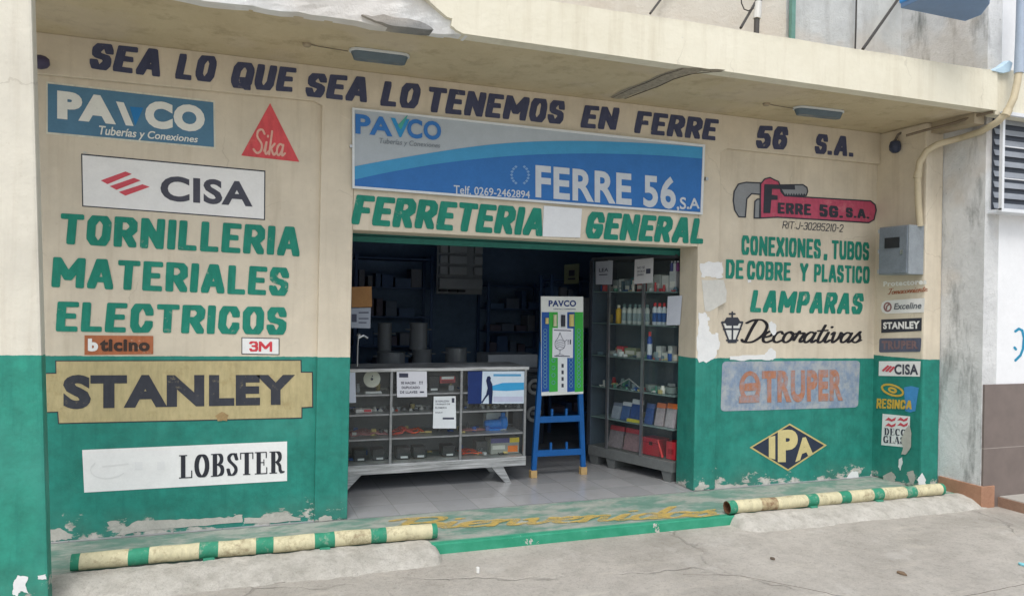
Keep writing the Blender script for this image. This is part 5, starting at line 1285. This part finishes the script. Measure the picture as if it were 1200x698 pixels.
# back counter with pots
YK = 2.5
bk = far(YK); zk = bk.p(520, 432).z
tb = thing('back_counter', (1.9, YK+.35, 0), 'dark counter behind the front display with pots on it', 'counter')
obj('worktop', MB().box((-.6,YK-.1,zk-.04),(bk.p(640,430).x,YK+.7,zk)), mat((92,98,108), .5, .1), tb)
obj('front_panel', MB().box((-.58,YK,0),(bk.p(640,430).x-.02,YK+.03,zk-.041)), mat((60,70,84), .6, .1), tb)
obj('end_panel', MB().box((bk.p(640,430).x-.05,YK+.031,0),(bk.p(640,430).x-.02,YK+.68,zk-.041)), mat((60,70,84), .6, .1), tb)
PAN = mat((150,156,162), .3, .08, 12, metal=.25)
def pot(pxc, pxr, pyt, pyb, y, label, lid=False, base=None, name='cooking_pot'):
    p = far(y); c = p.p(pxc, pyb); r = (p.p(pxc+pxr, pyb)-c).length; zt = p.p(pxc, pyt).z; z_ = c.z if base is None else base
    o = thing(name, (c.x, y, z_), label, 'pot')
    obj('body', MB().lathe((c.x,y,z_), [(r*.96,0),(r,.01),(r,zt-z_-.012),(r*1.04,zt-z_-.006),(r*1.04,zt-z_)], 22), PAN, o, smooth=True)
    if lid: obj('lid', MB().lathe((c.x,y,zt+.001), [(r*1.06,0),(r*1.05,.012),(r*.4,.04),(.02,.045),(.02,.07)], 22), PAN, o, smooth=True)
    for s_ in (-1,1): obj('handle', MB().tube([(c.x+s_*r,y-.05,z_+(zt-z_)*.75),(c.x+s_*(r+.04),y-.04,z_+(zt-z_)*.75),(c.x+s_*(r+.04),y+.04,z_+(zt-z_)*.75),(c.x+s_*r,y+.05,z_+(zt-z_)*.75)], .007, 6), PAN, o)
    return o
pot(494, 11, 409, 432, YK+.25, 'wide steel pot under the tall pot on the back counter', base=zk)
zl = far(YK+.25).p(494,409).z+.001
pot(490, 10, 378, 409, YK+.25, 'tall shiny steel pot stacked on a wider pot', base=zl)
pot(458, 16, 412, 432, YK+.1, 'shallow pale pot with rim behind the front counter', base=zk)
pot(450, 8, 378, 432, YK+.45, 'tall dark pot behind the shallow pale pot', base=zk)
pot(534, 12, 407, 432, YK+.3, 'dark steel pot right of the stacked pots', base=zk)
dbox(YK+.05, 572, 415, 630, 432, .45, (176,184,194), 'pale flat carton stack on the right of the back counter', 'box', z0=zk)
# racks
def rack(y, px0, px1, pyt, n, d, label, rgb=(76,104,150)):
    p = far(y); a, b = p.p(px0, 400).x, p.p(px1, 400).x; zt = p.p(px0, pyt).z
    o = thing('storage_rack', ((a+b)/2, y+d/2, 0), label, 'rack', 'dark racks at the back of the shop'); m = mat(rgb, .5, .1)
    for x in (a, b):
        for yy in (y, y+d-.03): obj('upright', MB().box((x-.02,yy,0),(x+.02,yy+.03,zt)), m, o)
    for i in range(n):
        z_ = .25+(zt-.3)*i/(n-1); obj('shelf', MB().box((a+.021,y+.001,z_-.02),(b-.021,y+d-.001,z_)), m, o)
    return o, a, b, [.25+(zt-.3)*i/(n-1) for i in range(n)]
random.seed(3)
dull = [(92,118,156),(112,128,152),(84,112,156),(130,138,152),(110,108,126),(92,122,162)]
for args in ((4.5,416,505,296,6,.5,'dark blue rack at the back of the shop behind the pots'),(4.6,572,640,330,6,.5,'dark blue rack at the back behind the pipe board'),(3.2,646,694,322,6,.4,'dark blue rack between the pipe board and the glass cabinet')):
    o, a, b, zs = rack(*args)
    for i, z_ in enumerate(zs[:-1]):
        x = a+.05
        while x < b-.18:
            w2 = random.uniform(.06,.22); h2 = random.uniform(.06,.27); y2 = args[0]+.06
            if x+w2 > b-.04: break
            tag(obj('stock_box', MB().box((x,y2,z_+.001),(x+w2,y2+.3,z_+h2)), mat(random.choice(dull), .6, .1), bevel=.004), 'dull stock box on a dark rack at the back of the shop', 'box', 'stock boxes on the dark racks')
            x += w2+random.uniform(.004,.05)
# hanging sheets at the left jamb
lp_ = PY(.62)
tag(film(lp_, [(412,336),(435.5,335.5),(436,359.5),(412,360)], mat((150,112,72), .8, .12), None, 0, 'cardboard_sheet', .006), 'brown cardboard sheet hanging inside by the left door jamb', 'cardboard')
paper(lp_, [(411,361),(434.5,360.5),(434,384.5),(411,384)], [('#',(.05,.3,.3,.7)),('#',(.4,.2,.9,.26)),('#',(.4,.5,.9,.55)),('#',(.4,.7,.8,.75))], 'grey printed sheet hanging under the brown cardboard', (150,158,172))
fa = thing('faucet_rod', tuple(lp_.p(419,429)), 'thin chromed tap and rod standing on the left end of the counter', 'tap')
obj('stem', MB().tube([lp_.p(418.5,429), lp_.p(419,405), lp_.p(420,394)], .007, 8), M_STEEL, fa)
obj('spout', MB().tube([lp_.p(420,396), lp_.p(426,393), lp_.p(431,396)], .010, 8), M_STEEL, fa); obj('knob', MB().tube([lp_.p(419.5,394), lp_.p(421,391)], .018, 8), M_STEEL, fa)
paper(far(3.1), [bq(286,140),bq(368,134),bq(364,244),bq(284,246)], [('#',(.3,.3,.7,.6)),('#',(.25,.7,.75,.78))], 'small greenish sheet with a dark mark hung high beyond the pipe board', (150,160,130))
dbox(2.9, 679, 349, 704, 384, .05, (164,172,180), 'pale sheet board standing beyond the cabinet corner', 'board', 'pale_board')
for i, (px, py) in enumerate(((627,453),(626,485))):
    p = far(1.75).p(px, py); tag(obj('hose_roll', MB().tube([p+Vector((0,.08,0))]+[p+Vector((.07*math.cos(t),.02*k/16,.07*math.sin(t))) for k, t in enumerate([k*math.pi/8 for k in range(17)])], .02, 8), mat((150,154,156), .4, .1)), ('grey hose ring left of the pipe board, upper one','grey hose ring left of the pipe board, lower one')[i], 'hose', 'grey hose rings beside the pipe board')
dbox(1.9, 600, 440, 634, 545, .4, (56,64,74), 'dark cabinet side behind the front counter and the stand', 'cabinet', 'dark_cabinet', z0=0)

# ------------------------------------------------------------------ small mixed stock that fills counter and cabinet
random.seed(21)
def clutter(fix, z, label, group, hmax, tone, wmax=.05):
    """one small packet, jar, coil or tool standing at fix (x, y) on a shelf"""
    x, y = fix; k = random.random(); c = random.choice(tone); m = mat(c, .4, .15, 30)
    if k < .4:
        w2, d2, h2 = random.uniform(.02,wmax), random.uniform(.02,.05), random.uniform(.02,hmax); a = random.uniform(-.5,.5)
        ca, sa = math.cos(a)*w2/2, math.sin(a)*w2/2
        P_ = [Vector((x-ca+sa*.5,y-sa-d2/2,z)),Vector((x+ca+sa*.5,y+sa-d2/2,z)),Vector((x+ca,y+sa+d2/2,z)),Vector((x-ca,y-sa+d2/2,z))]
        o = obj('small_packet', MB().hexa(P_, [p+Vector((0,random.uniform(0,.01),h2)) for p in P_]), m, bevel=.003)
    elif k < .65:
        r = random.uniform(.012,.024); h2 = random.uniform(.03,hmax)
        o = obj('small_jar', MB().lathe((x,y,z), [(r*.9,0),(r,.004),(r,h2*.7),(r*.75,h2*.74),(r*.78,h2)], 10), m, smooth=True)
    elif k < .85:
        r = random.uniform(.018,.032)
        o = obj('wire_coil', MB().tube([(x+r*math.cos(t),y+r*.8*math.sin(t),z+.008+.004*math.sin(3*t)) for t in [q*math.pi/6 for q in range(25)]], .006, 6), m)
    else:
        a = random.uniform(0,3.1); l = random.uniform(.04,.07)
        o = obj('hand_tool', MB().tube([(x-l*math.cos(a),y-l*.4*math.sin(a),z+.012),(x,y,z+.013),(x+.01*math.cos(a),y,z+.011),(x+l*math.cos(a),y+l*.4*math.sin(a),z+.008)], [.011,.011,.005,.004], 7), m)
    tag(o, label, 'hardware', group)
TN = [(96,100,104),(170,174,178),(60,64,70),(224,226,226),(170,70,54),(50,90,160),(40,44,50),(206,186,120),(226,226,220)]
for i, n_, hm in ((0,22,.08),(1,26,.05),(2,24,.06),(3,24,.06)):
    for q_ in range(n_):
        x = random.uniform(cf.p(416,480).x, cxr-.06); y = YC+random.uniform(.1,.4)
        if 0: continue
        clutter((x, y), shelf_z(i), 'small loose piece of hardware on the %s shelf of the glass counter' % ('top','second','third','bottom')[i], 'loose hardware on the %s counter shelf' % ('top','second','third','bottom')[i], hm, TN)
TC = [(150,168,172),(220,226,226),(110,136,150),(200,70,76),(50,96,170),(210,196,140),(84,110,124),(232,232,226),(90,150,130),(226,226,226)]
nmz = ('top','second','third','fourth','fifth','bottom')
for i, z_ in enumerate(shelves+[zbot+.001]):
    z_ += .006
    for q_ in range(42 if i < 4 else 24):
        sv = random.uniform(.06, LEN-.06); t_ = random.uniform(.2,.36) if i in (1,4,5) or random.random() < .6 else random.uniform(.05,.09)
        if i in (1,4,5): t_ = random.uniform(.22,.36)
        p = P0+dv*sv+nv*t_
        clutter((p.x, p.y), z_, 'small packet or jar of mixed stock on the %s shelf of the right cabinet' % nmz[i], 'mixed stock on the %s cabinet shelf' % nmz[i], .13 if i in (0,1,4,5) else .08, TC, .07)
for px in (262, 320, 410, 438): pass
# screws, hinges and a rust mark on the meter box
for py in (.03, .5, .97):
    zz_ = zb_+(zt_-zb_)*py*.9+.02; obj('hinge', MB().tube([(xf-.002,yb_-.006,zz_-.018),(xf-.002,yb_-.006,zz_+.018)], .006, 8), M_STEEL, mtr)

lw = MB().box((-6,-.02,ZS-.1),(-1.37,.3,ZSOF))
tag(obj('neighbour_wall', lw, mat((222,222,214), .8, .08, 3, bump=.3)), 'plain whitish wall past the left column at the photo edge', 'wall')
